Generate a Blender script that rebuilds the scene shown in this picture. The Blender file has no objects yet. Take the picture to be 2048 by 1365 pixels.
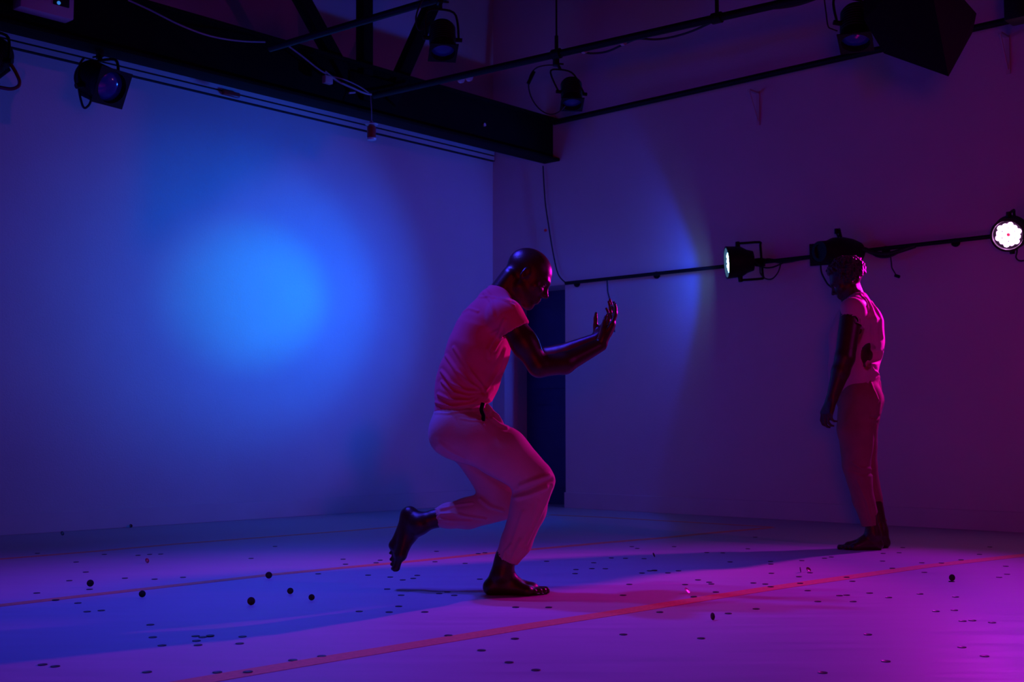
import bpy, bmesh, math, random
import numpy as np
from mathutils import Vector, Matrix

random.seed(7)
SC = bpy.context.scene
COL = SC.collection
V = Vector

# ------------------------------------------------------------------ camera
F = 2475.0
CAMH = 0.667
TH = math.atan(177.5 / F)
cam_d = bpy.data.cameras.new('camera')
cam_d.sensor_width = 36.0
cam_d.lens = F / 2048 * 36.0
cam_d.clip_start = 0.05
cam = bpy.data.objects.new('camera', cam_d)
COL.objects.link(cam)
cam.location = (0, 0, CAMH)
cam.rotation_euler = (math.pi / 2 + TH, 0, 0)
SC.camera = cam
cam_d.dof.use_dof = True
cam_d.dof.focus_distance = 5.2
cam_d.dof.aperture_fstop = 5.6

# ------------------------------------------------------------------ world, exposure
w = bpy.data.worlds.new('world')
SC.world = w
w.use_nodes = True
w.node_tree.nodes['Background'].inputs[0].default_value = (0.5, 0.15, 0.6, 1)
w.node_tree.nodes['Background'].inputs[1].default_value = 0.0004
vs = SC.view_settings
vs.view_transform = 'Standard'
vs.look = 'None'
vs.exposure = 0.0
vs.gamma = 1.0
vs.use_curve_mapping = False


# ------------------------------------------------------------------ reading the place
def ray(px, py):
    c = (px - 1024) / F
    r = (682.5 - py) / F
    return V((c, math.cos(TH) - r * math.sin(TH), math.sin(TH) + r * math.cos(TH)))


CAM0 = V((0, 0, CAMH))


def at_y(px, py, y):
    d = ray(px, py)
    return CAM0 + d * (y / d.y)


def at_z(px, py, z=0.0):
    d = ray(px, py)
    return CAM0 + d * ((z - CAMH) / d.z)


CORNER = at_z(985, 1008)
HF = math.hypot(F, 177.5)
DL = -V((3268 - 1024, HF, 0)).normalized()       # along the left wall, from the corner to the near left
DR = V((-DL.y, DL.x, 0))                          # along the right wall, from the corner to the near right
if DR.x < 0:
    DR = -DR
NL = DR.copy()                                    # left wall faces this way
NR = DL.copy()                                    # right wall faces this way


def at_plane(px, py, p0, n):
    d = ray(px, py)
    return CAM0 + d * ((p0 - CAM0).dot(n) / d.dot(n))


def on_left(px, py, off=0.0):
    return at_plane(px, py, CORNER + NL * off, NL)


def on_right(px, py, off=0.0):
    return at_plane(px, py, CORNER + NR * off, NR)


def WL(s, z, off=0.0):
    return CORNER + DL * s + NL * off + V((0, 0, z))


def WR(s, z, off=0.0):
    return CORNER + DR * s + NR * off + V((0, 0, z))


# ------------------------------------------------------------------ lights of the place
def spot(name, loc, target, energy, color, size_deg, blend, radius=0.05, parent=None):
    d = bpy.data.lights.new(name, 'SPOT')
    d.energy = energy
    d.color = color
    d.spot_size = math.radians(size_deg)
    d.spot_blend = blend
    d.shadow_soft_size = radius
    o = bpy.data.objects.new(name, d)
    COL.objects.link(o)
    o.location = loc
    o.rotation_euler = (V(target) - V(loc)).to_track_quat('-Z', 'Y').to_euler()
    return o


BLUE_PAR = on_right(1478, 524, 0.21)
BLUE_AIM = on_left(520, 590)
bdir = (BLUE_AIM - BLUE_PAR).normalized()
MAG_PAR = on_right(2021, 466, 0.25)
MAG_AIM = V((0.5, 4.6, 0.2))
mdir = (MAG_AIM - MAG_PAR).normalized()

LIGHTS = {
    # name: (location, target, energy, colour, cone, blend, radius)
    'blue_a':      (BLUE_PAR + bdir * 0.14, BLUE_AIM, 280.00, (0.000, 0.436, 1.000), 22, 1.0, 0.06),
    'blue_b':      (BLUE_PAR + bdir * 0.14, BLUE_AIM, 350.00, (0.000, 0.160, 1.000), 42, 1.0, 0.06),
    'blue_c':      (BLUE_PAR + bdir * 0.14, BLUE_AIM, 330.00, (0.000, 0.109, 1.000), 66, 1.0, 0.06),
    'blue_wide':   (BLUE_PAR + bdir * 0.14, BLUE_AIM, 62.00, (0.000, 0.055, 1.000), 118, 0.35, 0.05),
    'blue_rim':    (BLUE_PAR + bdir * 0.10, BLUE_AIM, 25.00, (0.000, 0.040, 1.000), 150, 0.10, 0.03),
    'magenta_par': (MAG_PAR + mdir * 0.12, MAG_AIM, 110.00, (0.655, 0.000, 1.000), 84, 0.7, 0.06),
    'magenta_far': (MAG_PAR + mdir * 0.12, V((-2.6, 3.1, 0.0)), 440.00, (1.000, 0.000, 0.523), 60, 1.0, 0.06),
    'right_fill':  (V((5.0, 3.9, 2.6)), V((-1.6, 8.2, 0.4)), 66.00, (1.000, 0.000, 0.727), 70, 1.0, 0.10),
    'top_one':     (V((-1.20, 5.10, 3.15)), V((-0.7, 4.6, 0.0)), 140.00, (0.057, 0.057, 1.000), 105, 1.0, 0.06),
    'top_two':     (V((-1.05, 5.65, 3.15)), V((-0.5, 4.9, 0.0)), 225.00, (0.044, 0.027, 1.000), 105, 1.0, 0.06),
    'left_wash':   (V((-4.1, 6.30, 2.1)), V((1.8, 8.6, 1.3)), 64.00, (0.000, 0.000, 1.000), 90, 1.0, 0.08),
    'front_red':   (V((0.0, -0.9, 0.85)), V((2.8, 8.0, 1.2)), 124.00, (1.000, 0.019, 0.019), 64, 1.0, 0.25),
}
for k, a in LIGHTS.items():
    spot(k, *a)


# ------------------------------------------------------------------ materials
def mat(name, color, rough=0.6, metal=0.0, noise=0.0, nscale=20.0, bump=0.0, bscale=200.0, spec=0.5,
        emit=None, estr=0.0, coat=0.0, sheen=0.0):
    m = bpy.data.materials.new(name)
    m.use_nodes = True
    nt = m.node_tree
    b = nt.nodes['Principled BSDF']
    b.inputs['Base Color'].default_value = (*color, 1)
    b.inputs['Roughness'].default_value = rough
    b.inputs['Metallic'].default_value = metal
    b.inputs['Specular IOR Level'].default_value = spec
    b.inputs['Coat Weight'].default_value = coat
    b.inputs['Sheen Weight'].default_value = sheen
    tc = nt.nodes.new('ShaderNodeTexCoord')
    if noise > 0:
        n = nt.nodes.new('ShaderNodeTexNoise')
        n.inputs['Scale'].default_value = nscale
        n.inputs['Detail'].default_value = 5
        nt.links.new(tc.outputs['Object'], n.inputs['Vector'])
        r = nt.nodes.new('ShaderNodeMapRange')
        r.inputs['From Min'].default_value = 0.3
        r.inputs['From Max'].default_value = 0.7
        r.inputs['To Min'].default_value = 1 - noise
        r.inputs['To Max'].default_value = 1 + noise
        nt.links.new(n.outputs['Fac'], r.inputs['Value'])
        mx = nt.nodes.new('ShaderNodeVectorMath')
        mx.operation = 'SCALE'
        mx.inputs[0].default_value = color
        nt.links.new(r.outputs['Result'], mx.inputs['Scale'])
        nt.links.new(mx.outputs['Vector'], b.inputs['Base Color'])
    if bump > 0:
        n = nt.nodes.new('ShaderNodeTexNoise')
        n.inputs['Scale'].default_value = bscale
        n.inputs['Detail'].default_value = 3
        nt.links.new(tc.outputs['Object'], n.inputs['Vector'])
        bp = nt.nodes.new('ShaderNodeBump')
        bp.inputs['Strength'].default_value = bump
        bp.inputs['Distance'].default_value = 0.004
        nt.links.new(n.outputs['Fac'], bp.inputs['Height'])
        nt.links.new(bp.outputs['Normal'], b.inputs['Normal'])
    if emit:
        b.inputs['Emission Color'].default_value = (*emit, 1)
        b.inputs['Emission Strength'].default_value = estr
    return m


def wall_mat():
    # painted plaster with a fine woven tooth
    m = mat('painted_wall', (0.62, 0.60, 0.60), rough=0.85, noise=0.05, nscale=1.3, bump=0.35, bscale=90, spec=0.25)
    return m


def floor_mat():
    # grey vinyl dance floor: satin, long scuffs
    m = mat('vinyl_floor', (0.50, 0.48, 0.49), rough=0.4, spec=0.4)
    nt = m.node_tree
    b = nt.nodes['Principled BSDF']
    tc = nt.nodes['Texture Coordinate']
    mp = nt.nodes.new('ShaderNodeMapping')
    mp.inputs['Rotation'].default_value = (0, 0, math.radians(-12))
    mp.inputs['Scale'].default_value = (0.6, 5.0, 1)
    nt.links.new(tc.outputs['Object'], mp.inputs['Vector'])
    n = nt.nodes.new('ShaderNodeTexNoise')
    n.inputs['Scale'].default_value = 3.0
    n.inputs['Detail'].default_value = 8
    n.inputs['Roughness'].default_value = 0.65
    nt.links.new(mp.outputs['Vector'], n.inputs['Vector'])
    r = nt.nodes.new('ShaderNodeMapRange')
    r.inputs['From Min'].default_value = 0.3
    r.inputs['From Max'].default_value = 0.7
    r.inputs['To Min'].default_value = 0.42
    r.inputs['To Max'].default_value = 0.56
    nt.links.new(n.outputs['Fac'], r.inputs['Value'])
    nt.links.new(r.outputs['Result'], b.inputs['Roughness'])
    r2 = nt.nodes.new('ShaderNodeMapRange')
    r2.inputs['From Min'].default_value = 0.3
    r2.inputs['From Max'].default_value = 0.7
    r2.inputs['To Min'].default_value = 0.9
    r2.inputs['To Max'].default_value = 1.06
    nt.links.new(n.outputs['Fac'], r2.inputs['Value'])
    mx = nt.nodes.new('ShaderNodeVectorMath')
    mx.operation = 'SCALE'
    mx.inputs[0].default_value = (0.50, 0.48, 0.49)
    nt.links.new(r2.outputs['Result'], mx.inputs['Scale'])
    nt.links.new(mx.outputs['Vector'], b.inputs['Base Color'])
    return m


M = {
    'wall': wall_mat(),
    'floor': floor_mat(),
    'base': mat('baseboard_paint', (0.60, 0.58, 0.58), rough=0.6, noise=0.04, nscale=3),
    'ceil': mat('dark_ceiling', (0.05, 0.04, 0.04), rough=0.9, noise=0.2, nscale=4),
    'black': mat('black_steel', (0.006, 0.006, 0.007), rough=0.55, spec=0.25, noise=0.2, nscale=30),
    'beam': mat('painted_beam', (0.004, 0.004, 0.005), rough=0.8, spec=0.12, noise=0.25, nscale=6),
    'cable': mat('rubber_cable', (0.015, 0.013, 0.016), rough=0.6),
    'palecable': mat('pale_cable', (0.35, 0.35, 0.38), rough=0.5),
    'redcable': mat('red_cable', (0.22, 0.015, 0.02), rough=0.5),
    'lens': mat('blue_lens', (0.02, 0.06, 0.35), rough=0.12, spec=0.8, coat=0.5),
    'darkglass': mat('dark_glass', (0.03, 0.02, 0.03), rough=0.1, spec=0.7),
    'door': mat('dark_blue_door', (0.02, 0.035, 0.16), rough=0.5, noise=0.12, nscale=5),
    'tape': mat('red_floor_tape', (0.80, 0.30, 0.13), rough=0.55, noise=0.12, nscale=60),
    'coin': mat('dark_coin', (0.03, 0.022, 0.02), rough=0.4, metal=0.0, noise=0.2, nscale=200),
    'redcoin': mat('red_coin', (0.14, 0.012, 0.012), rough=0.4),
    'glint': mat('coin_painted_glint', (0.75, 0.6, 0.6), rough=0.25, metal=1.0),  # pale metal copy of the dark coin, its glint put into the colour
    'pale': mat('pale_plastic', (0.55, 0.5, 0.5), rough=0.5),
    'redglass': mat('red_plastic', (0.35, 0.03, 0.03), rough=0.3),
    'skin': mat('dark_skin', (0.050, 0.020, 0.012), rough=0.34, noise=0.1, nscale=30, bump=0.2, bscale=350, spec=0.42),
    'nail': mat('nail', (0.20, 0.10, 0.08), rough=0.3),
    'eye': mat('eye_white', (0.5, 0.45, 0.42), rough=0.15),
    'hair': mat('black_hair', (0.010, 0.007, 0.006), rough=0.5, bump=0.8, bscale=120, sheen=0.3),
    'coral': mat('coral_jersey', (0.80, 0.12, 0.20), rough=0.85, noise=0.05, nscale=15, bump=0.25, bscale=500, spec=0.2, sheen=0.15),
    'beige': mat('beige_cotton', (0.60, 0.44, 0.38), rough=0.88, noise=0.05, nscale=15, bump=0.3, bscale=450, spec=0.2, sheen=0.15),
    'pink': mat('pale_pink_cotton', (0.60, 0.34, 0.38), rough=0.88, noise=0.05, nscale=12, bump=0.3, bscale=500, spec=0.2, sheen=0.15),
    'drab': mat('drab_denim', (0.30, 0.17, 0.12), rough=0.9, noise=0.08, nscale=15, bump=0.3, bscale=450, spec=0.2),
    'led_blue': mat('led_blue', (0.1, 0.1, 0.1), emit=(0.22, 0.55, 1.0), estr=40.0),
    'led_mag': mat('led_magenta', (0.1, 0.1, 0.1), emit=(1.0, 0.35, 1.0), estr=36.0),
    'led_red': mat('led_red', (0.1, 0.02, 0.02), emit=(1.0, 0.02, 0.1), estr=0.8),
    'led_dot': mat('indicator', (0.05, 0.1, 0.3), emit=(0.05, 0.3, 1.0), estr=0.6),
}


# ------------------------------------------------------------------ mesh helpers
def link(name, me, parent=None):
    o = bpy.data.objects.new(name, me)
    COL.objects.link(o)
    if parent is not None:
        o.parent = parent
        o.matrix_parent_inverse = Matrix.Translation(-parent.location) if parent.type == 'EMPTY' else Matrix()
    return o


def tag(o, label=None, cat=None, group=None, kind=None):
    if label:
        o['label'] = label
    if cat:
        o['category'] = cat
    if group:
        o['group'] = group
    if kind:
        o['kind'] = kind
    return o


def thing(name, label, cat, loc, group=None):
    o = bpy.data.objects.new(name, None)
    o.empty_display_size = 0.1
    COL.objects.link(o)
    o.location = loc
    return tag(o, label, cat, group)


def basis(d, up=V((0, 0, 1))):
    d = V(d).normalized()
    if abs(d.dot(up)) > 0.98:
        up = V((0, 1, 0))
    x = up.cross(d).normalized()
    y = d.cross(x).normalized()
    return x, y, d


class MB:
    def __init__(s):
        s.bm = bmesh.new()

    def ring(s, c, x, y, r, n, ry=None):
        ry = r if ry is None else ry
        return [s.bm.verts.new(c + x * (r * math.cos(2 * math.pi * i / n)) + y * (ry * math.sin(2 * math.pi * i / n)))
                for i in range(n)]

    def bridge(s, a, b):
        n = len(a)
        for i in range(n):
            s.bm.faces.new((a[i], a[(i + 1) % n], b[(i + 1) % n], b[i]))

    def cyl(s, a, b, r, r2=None, n=16, cap=True):
        a, b = V(a), V(b)
        r2 = r if r2 is None else r2
        x, y, d = basis(b - a)
        A = s.ring(a, x, y, r, n)
        B = s.ring(b, x, y, r2, n)
        s.bridge(A, B)
        if cap:
            s.bm.faces.new(A[::-1])
            s.bm.faces.new(B)
        return s

    def tube(s, pts, r, n=8, sub=4, closed=False):
        pts = [V(p) for p in pts]
        if sub > 1 and len(pts) > 2:
            q = []
            for i in range(len(pts) - 1):
                p0 = pts[max(i - 1, 0)]
                p1 = pts[i]
                p2 = pts[i + 1]
                p3 = pts[min(i + 2, len(pts) - 1)]
                for k in range(sub):
                    t = k / sub
                    q.append(0.5 * ((2 * p1) + (p2 - p0) * t + (2 * p0 - 5 * p1 + 4 * p2 - p3) * t * t
                                    + (3 * p1 - p0 - 3 * p2 + p3) * t ** 3))
            q.append(pts[-1])
            pts = q
        rings = []
        px = None
        for i, p in enumerate(pts):
            d = (pts[min(i + 1, len(pts) - 1)] - pts[max(i - 1, 0)]).normalized()
            if px is None:
                x, y, _ = basis(d)
            else:
                x = (px - d * px.dot(d)).normalized()
                y = d.cross(x)
            px = x
            rings.append(s.ring(p, x, y, r, n))
        for a, b in zip(rings, rings[1:]):
            s.bridge(a, b)
        s.bm.faces.new(rings[0][::-1])
        s.bm.faces.new(rings[-1])
        return s

    def lathe(s, c, d, prof, n=24, closed=False):
        c = V(c)
        x, y, d = basis(d)
        rings = [s.ring(c + d * h, x, y, max(r, 1e-4), n) for h, r in prof]
        for a, b in zip(rings, rings[1:]):
            s.bridge(a, b)
        if closed:
            s.bridge(rings[-1], rings[0])
        else:
            s.bm.faces.new(rings[0][::-1])
            s.bm.faces.new(rings[-1])
        return s

    def box(s, c, x, y, z, bevel=0.0):
        """c centre, x y z half-extent vectors"""
        c, x, y, z = V(c), V(x), V(y), V(z)
        vs_ = [s.bm.verts.new(c + x * i + y * j + z * k) for i in (-1, 1) for j in (-1, 1) for k in (-1, 1)]
        fs = [(0, 1, 3, 2), (4, 6, 7, 5), (0, 4, 5, 1), (2, 3, 7, 6), (0, 2, 6, 4), (1, 5, 7, 3)]
        nf = [s.bm.faces.new([vs_[i] for i in f]) for f in fs]
        if bevel > 0:
            es = list({e for f in nf for e in f.edges})
            bmesh.ops.bevel(s.bm, geom=es, offset=bevel, segments=2, affect='EDGES', profile=0.5)
        return s

    def hull(s, pts):
        vs_ = [s.bm.verts.new(V(p)) for p in pts]
        bmesh.ops.convex_hull(s.bm, input=vs_)
        return s

    def plate_hole(s, c, d, half, rh, t, n=32):
        """square plate with a round hole, facing d"""
        x, y, d = basis(d)
        c = V(c)
        for sgn in (1,):
            I0, O0, I1, O1 = [], [], [], []
            for i in range(n):
                a = 2 * math.pi * i / n + math.pi / 4
                ca, sa = math.cos(a), math.sin(a)
                m = max(abs(ca), abs(sa))
                for L, off, sq in ((I0, -t, 0), (O0, -t, 1), (I1, t, 0), (O1, t, 1)):
                    rr = half / m if sq else rh
                    L.append(s.bm.verts.new(c + x * (rr * ca) + y * (rr * sa) + d * off))
            s.bridge(O0, I0)
            s.bridge(I1, O1)
            s.bridge(I0, I1)
            s.bridge(O1, O0)
        return s

    def build(s, name, m, parent=None, smooth=True, angle=35):
        bmesh.ops.recalc_face_normals(s.bm, faces=s.bm.faces[:])
        me = bpy.data.meshes.new(name)
        s.bm.to_mesh(me)
        s.bm.free()
        me.materials.append(m)
        if smooth:
            me.polygons.foreach_set('use_smooth', [True] * len(me.polygons))
            me.set_sharp_from_angle(angle=math.radians(angle))
        return link(name, me, parent)


def struct(name, mb, m):
    return tag(mb.build(name, m, None, smooth=False), kind='structure')


# ------------------------------------------------------------------ the room
HW = 5.3
LWALL, RWALL = 14.0, 12.5
THK = 0.36
mb = MB()
c0 = WL(0, 0) + V((0, 0, -0.05))
p = [WL(-1.2, 0, -1.0), WL(LWALL, 0, -1.0), WL(LWALL, 0, RWALL), WL(-1.2, 0, RWALL)]
mb.box(sum(p, V()) / 4 + V((0, 0, -0.05)), DL * ((LWALL + 1.2) / 2), DR * ((RWALL + 1.0) / 2), V((0, 0, 0.05)))
struct('floor', mb, M['floor'])

mb = MB()
mb.box(WL(LWALL / 2, HW / 2, -0.1), DL * (LWALL / 2 ), NL * 0.1, V((0, 0, HW / 2)))
struct('wall_left', mb, M['wall'])

# doorway in the right wall
s0, s1 = 0.150, 0.838
dz = 1.925


def s_of(pnt):
    return (V(pnt) - CORNER).dot(DR)


s0 = s_of(on_right(1009, 800))
s1 = s_of(on_right(1131, 800))
mb = MB()
mb.box(WR((s0 - 0.2) / 2, HW / 2, -THK / 2), DR * ((s0 + 0.2) / 2), NR * (THK / 2), V((0, 0, HW / 2)))
mb.box(WR((s0 + s1) / 2, (HW + dz) / 2, -THK / 2), DR * ((s1 - s0) / 2), NR * (THK / 2), V((0, 0, (HW - dz) / 2)))
mb.box(WR((RWALL + s1) / 2, HW / 2, -THK / 2), DR * ((RWALL - s1) / 2), NR * (THK / 2), V((0, 0, HW / 2)))
struct('wall_right', mb, M['wall'])
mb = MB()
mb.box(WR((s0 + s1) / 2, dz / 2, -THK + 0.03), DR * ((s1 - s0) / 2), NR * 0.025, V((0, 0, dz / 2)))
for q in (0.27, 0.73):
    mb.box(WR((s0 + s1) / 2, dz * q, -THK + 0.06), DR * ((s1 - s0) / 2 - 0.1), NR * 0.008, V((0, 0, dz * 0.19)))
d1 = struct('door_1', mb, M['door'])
mb = MB()
hp = WR(s1 - 0.07, 0.98, -THK + 0.055)
mb.cyl(hp, hp + NR * 0.045, 0.012).cyl(hp + NR * 0.04, hp + NR * 0.065, 0.026, 0.022)
mb.build('door_knob', M['black'], d1)

mb = MB()
mb.box(CORNER + DL * (LWALL / 2) + DR * (RWALL / 2) + V((0, 0, HW + 0.05)), DL * (LWALL / 2 + 0.2),
       DR * (RWALL / 2 + 0.2), V((0, 0, 0.05)))
struct('ceiling', mb, M['ceil'])

mb = MB()
mb.box(WL(LWALL / 2, 0.066, 0.009), DL * (LWALL / 2), NL * 0.009, V((0, 0, 0.066)), 0.003)
struct('baseboard_left', mb, M['base'])
mb = MB()
mb.box(WR((RWALL + s1) / 2, 0.066, 0.011), DR * ((RWALL - s1) / 2), NR * 0.011, V((0, 0, 0.066)), 0.003)
struct('baseboard_right', mb, M['base'])

# rail of two channels high on the left wall
ZR = on_left(985, 324).z
mb = MB()
L_ = 9.0
for zz, hh, oo in ((ZR + 0.025, 0.018, 0.032), (ZR + 0.075, 0.018, 0.032)):
    mb.box(WL(L_ / 2 + 0.012, zz, oo / 2), DL * (L_ / 2), NL * (oo / 2), V((0, 0, hh)), 0.002)
t1 = struct('trim_1', mb, M['base'])
mb = MB()
mb.box(WL(L_ / 2 + 0.012, ZR + 0.046, 0.003), DL * (L_ / 2), NL * 0.003, V((0, 0, 0.046)))
mb.box(WL(L_ / 2 + 0.010, ZR + 0.003, 0.016), DL * (L_ / 2), NL * 0.016, V((0, 0, 0.004)))
mb.box(WL(L_ / 2 + 0.012, ZR + 0.050, 0.012), DL * (L_ / 2), NL * 0.010, V((0, 0, 0.007)))
mb.build('rail_shade_lines', M['black'], t1)  # black strips standing in for the shade between and under the rail bars


# ------------------------------------------------------------------ roof truss
BOFF = (on_right(1104, 325) - CORNER).dot(DR)      # distance of the truss from the left wall
ZB = on_right(1100, 326).z
ZT = on_right(1110, 240).z


def beam(s, z, o=0.0):
    return WL(s, z, BOFF + o)


def on_beam(px, py, o=0.0):
    return on_left(px, py, BOFF + o)


tr = thing('roof_truss', 'long black steel roof truss running above the left wall', 'truss', beam(4, ZB))
mb = MB()
LB = 11.0
mid = (ZB + ZT) / 2
mb.box(beam(LB / 2 - 0.02, mid), DL * (LB / 2), NL * 0.012, V((0, 0, (ZT - ZB) / 2)))
mb.build('web_plate', M['beam'], tr)
mb = MB()
mb.box(beam(LB / 2 - 0.02, ZB + 0.012), DL * (LB / 2), NL * 0.09, V((0, 0, 0.012)), 0.003)
mb.build('bottom_flange', M['beam'], tr)
mb = MB()
mb.box(beam(LB / 2 - 0.02, ZT - 0.012), DL * (LB / 2), NL * 0.09, V((0, 0, 0.012)), 0.003)
mb.build('top_flange', M['beam'], tr)


def s_left(pnt):
    return (V(pnt) - CORNER).dot(DL)


node = on_beam(735, 178)
for (xa, ya, xb, yb, wd) in ((686, 150, 604, 0, 0.10), (729, 172, 729, 0, 0.095), (788, 182, 868, 0, 0.105)):
    a = on_beam(xa, ya)
    b = on_beam(xb, yb)
    a = a + (a - b).normalized() * 0.12
    d = (b - a)
    b = a + d * ((HW - a.z) / d.z) * 0.995
    x, y, dd = basis(b - a, NL)
    mb = MB()
    mb.box((a + b) / 2, x * (wd / 2), y * 0.045, (b - a) / 2, 0.004)
    mb.build('web_member', M['beam'], tr)
mb = MB()
g0 = on_beam(735, 172)
mb.box(g0 + NL * 0.05, DL * 0.22, NL * 0.006, V((0, 0, 0.06)), 0.002)
mb.build('gusset_plate', M['beam'], tr)


# ------------------------------------------------------------------ hanging pipes
def pipe_line(p0, p1, r, label, rods=(), ext0=0.0, ext1=0.0, name='lighting_pipe'):
    p0, p1 = V(p0), V(p1)
    d = (p1 - p0).normalized()
    p0 = p0 - d * ext0
    p1 = p1 + d * ext1
    t = thing(name, label, 'pipe', (p0 + p1) / 2)
    MB().cyl(p0, p1, r, n=20).build('pipe', M['black'], t)
    for q in rods:
        c = q
        MB().cyl(c, V((c.x, c.y, HW)), 0.006, n=8).build('drop_rod', M['black'], t)
        mb = MB()
        mb.cyl(c - d * 0.03, c + d * 0.03, r + 0.009, n=20)
        mb.cyl(c, c + V((0, 0, 0.12)), 0.012, n=10)
        mb.build('hanger_clamp', M['black'], t)
    return t, d


ZP = 3.10
pa0, pa1 = at_z(540, 97, ZP), at_z(842, 8, ZP)
pipe_line(pa0, pa1, 0.022, 'black lighting pipe at top centre left, crossing in front of the slanted truss members',
          ext0=0.0, ext1=3.0)
pb0, pb1 = at_z(758, 189, ZP), at_z(1500, 21, ZP)
rb = at_z(1113, 108, ZP)
rb2 = at_z(1434, 36, ZP)
pipeB, dB = pipe_line(pb0, pb1, 0.024, 'black lighting pipe running from the truss up across the top centre of the room',
                      rods=(rb, rb2), ext0=0.05, ext1=3.2)
ZC = on_right(1105, 246, 0.14)
pc0 = on_right(1108, 245, 0.14)
pc1 = on_right(1750, 101, 0.14)
tC, dC = pipe_line(pc0, pc1, 0.024, 'black pipe on brackets high along the right wall, below the ceiling lamps',
                   ext0=0.0, ext1=3.0)
for (xa, ya) in ((1497, 172), (1999, 56)):
    b0 = on_right(xa, ya, 0.14)
    sc = s_of(b0)
    z0 = b0.z
    mb = MB()
    mb.box(WR(sc, z0 - 0.03, 0.07), DR * 0.012, NR * 0.07, V((0, 0, 0.006)))
    mb.box(WR(sc, z0 - 0.15, 0.005), DR * 0.014, NR * 0.005, V((0, 0, 0.13)))
    mb.cyl(WR(sc, z0 - 0.035, 0.13), WR(sc, z0 - 0.25, 0.01), 0.006, n=8)
    mb.build('wall_bracket', M['pale'], tC)

pd = [on_right(1131, 567, 0.10), on_right(1440, 534, 0.10), on_right(1620, 514, 0.10), on_right(1985, 473, 0.10)]
tD = thing('lighting_pipe', 'thin black lamp pipe along the right wall at head height, starting at the door corner', 'pipe', pd[1])
mb = MB()
mb.tube(pd + [pd[-1] + (pd[-1] - pd[-2]).normalized() * 1.5], 0.0145, n=14, sub=3)
mb.build('pipe', M['black'], tD)
for pp in (1140, 1300, 1760, 1900):
    q = on_right(pp, 567 - (pp - 1131) * 0.11, 0.10)
    mb = MB()
    mb.cyl(q, q - NR * 0.10, 0.008, n=8)
    mb.cyl(q - NR * 0.10, q - NR * 0.088, 0.03, n=16)
    mb.build('wall_bracket', M['black'], tD)


# ------------------------------------------------------------------ lamps
def fresnel(loc, aim, top, label, size=1.0, yoke_side=None, name='stage_lamp', lens='lens', group=None, frame=True):
    """can lamp: ribbed housing, lens, square colour frame, U yoke and hook clamp at top"""
    loc = V(loc)
    aim = V(aim).normalized()
    top = V(top)
    t = thing(name, label, 'stage lamp', loc, group)
    x, y, d = basis(aim)
    R = 0.088 * size
    L = 0.24 * size
    prof = [(-L * 0.5, R * 0.55), (-L * 0.47, R * 0.78), (-L * 0.40, R * 0.92)]
    k = 8
    for i in range(k):
        h = -L * 0.36 + i * L * 0.07
        prof += [(h, R * 0.96), (h + L * 0.02, R * 1.0), (h + L * 0.035, R * 1.0), (h + L * 0.05, R * 0.95)]
    prof += [(L * 0.30, R * 1.0), (L * 0.42, R * 1.06), (L * 0.44, R * 1.06), (L * 0.44, R * 0.9), (L * 0.30, R * 0.88)]
    mb = MB()
    mb.lathe(loc, aim, prof, 32)
    mb.box(loc - y * (R * 1.02) - d * (L * 0.05), x * (R * 0.4), y * (R * 0.12), d * (L * 0.28), 0.004)
    mb.build('housing', M['black'], t)
    lp = [(0.0, R * 0.88), (L * 0.03, R * 0.7), (L * 0.055, R * 0.4), (L * 0.062, R * 0.05)]
    MB().lathe(loc + d * (L * 0.34), aim, lp, 32).build('lens', M[lens], t)
    if frame:
        MB().plate_hole(loc + d * (L * 0.47), aim, R * 1.05, R * 0.9, 0.003).build('colour_frame', M['black'], t)
    # yoke
    sx = x
    if yoke_side is not None:
        sx = V(yoke_side).normalized()
        sx = (sx - d * sx.dot(d)).normalized()
    up = V((0, 0, 1)) - sx * sx.z
    up = up.normalized()
    yw = R * 1.22
    yt = loc + (top - loc) * 0.72
    mb = MB()
    pts = [loc + sx * yw, loc + sx * yw + (yt - loc) * 0.55, loc + sx * yw * 0.8 + (yt - loc) * 0.92, yt,
           loc - sx * yw * 0.8 + (yt - loc) * 0.92, loc - sx * yw + (yt - loc) * 0.55, loc - sx * yw]
    mb.tube(pts, 0.0075 * size, n=8, sub=3)
    mb.build('yoke', M['black'], t)
    for sg in (-1, 1):
        MB().cyl(loc + sx * (sg * R * 0.98), loc + sx * (sg * (yw + 0.022 * size)), 0.014 * size, n=12).build('knob', M['black'], t)
    # clamp
    mb = MB()
    mb.cyl(yt, top, 0.012 * size, n=10)
    mb.box(top, sx * 0.016, V((0, 0, 1)) * 0.034, sx.cross(V((0, 0, 1))) * 0.030, 0.004)
    mb.cyl(top - sx * 0.01 + V((0, 0, -0.02)), top + sx * 0.05 + V((0, 0, -0.02)), 0.006, n=8)
    mb.build('clamp', M['black'], t)
    return t


def power_cable(parent, pts, r=0.005, m='cable', name='power_cable'):
    return MB().tube(pts, r, n=8, sub=6).build(name, M[m], parent)


# lamp under the left part of the truss
l1 = at_y(198, 163, 7.42)
f1 = fresnel(l1, V((0.74, -0.50, -0.42)), on_beam(200, 112, 0.0) + V((0, 0, 0.02)),
             'black stage lamp under the left end of the truss, before the blue wall', 1.22,
             yoke_side=V((-0.75, -0.5, -0.25)))
power_cable(f1, [at_y(168, 116, 7.4), at_y(160, 128, 7.38), at_y(156, 150, 7.36), at_y(157, 175, 7.36), at_y(163, 205, 7.36),
                 at_y(169, 216, 7.36), at_y(178, 210, 7.37), at_y(183, 198, 7.40)], 0.007)
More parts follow.
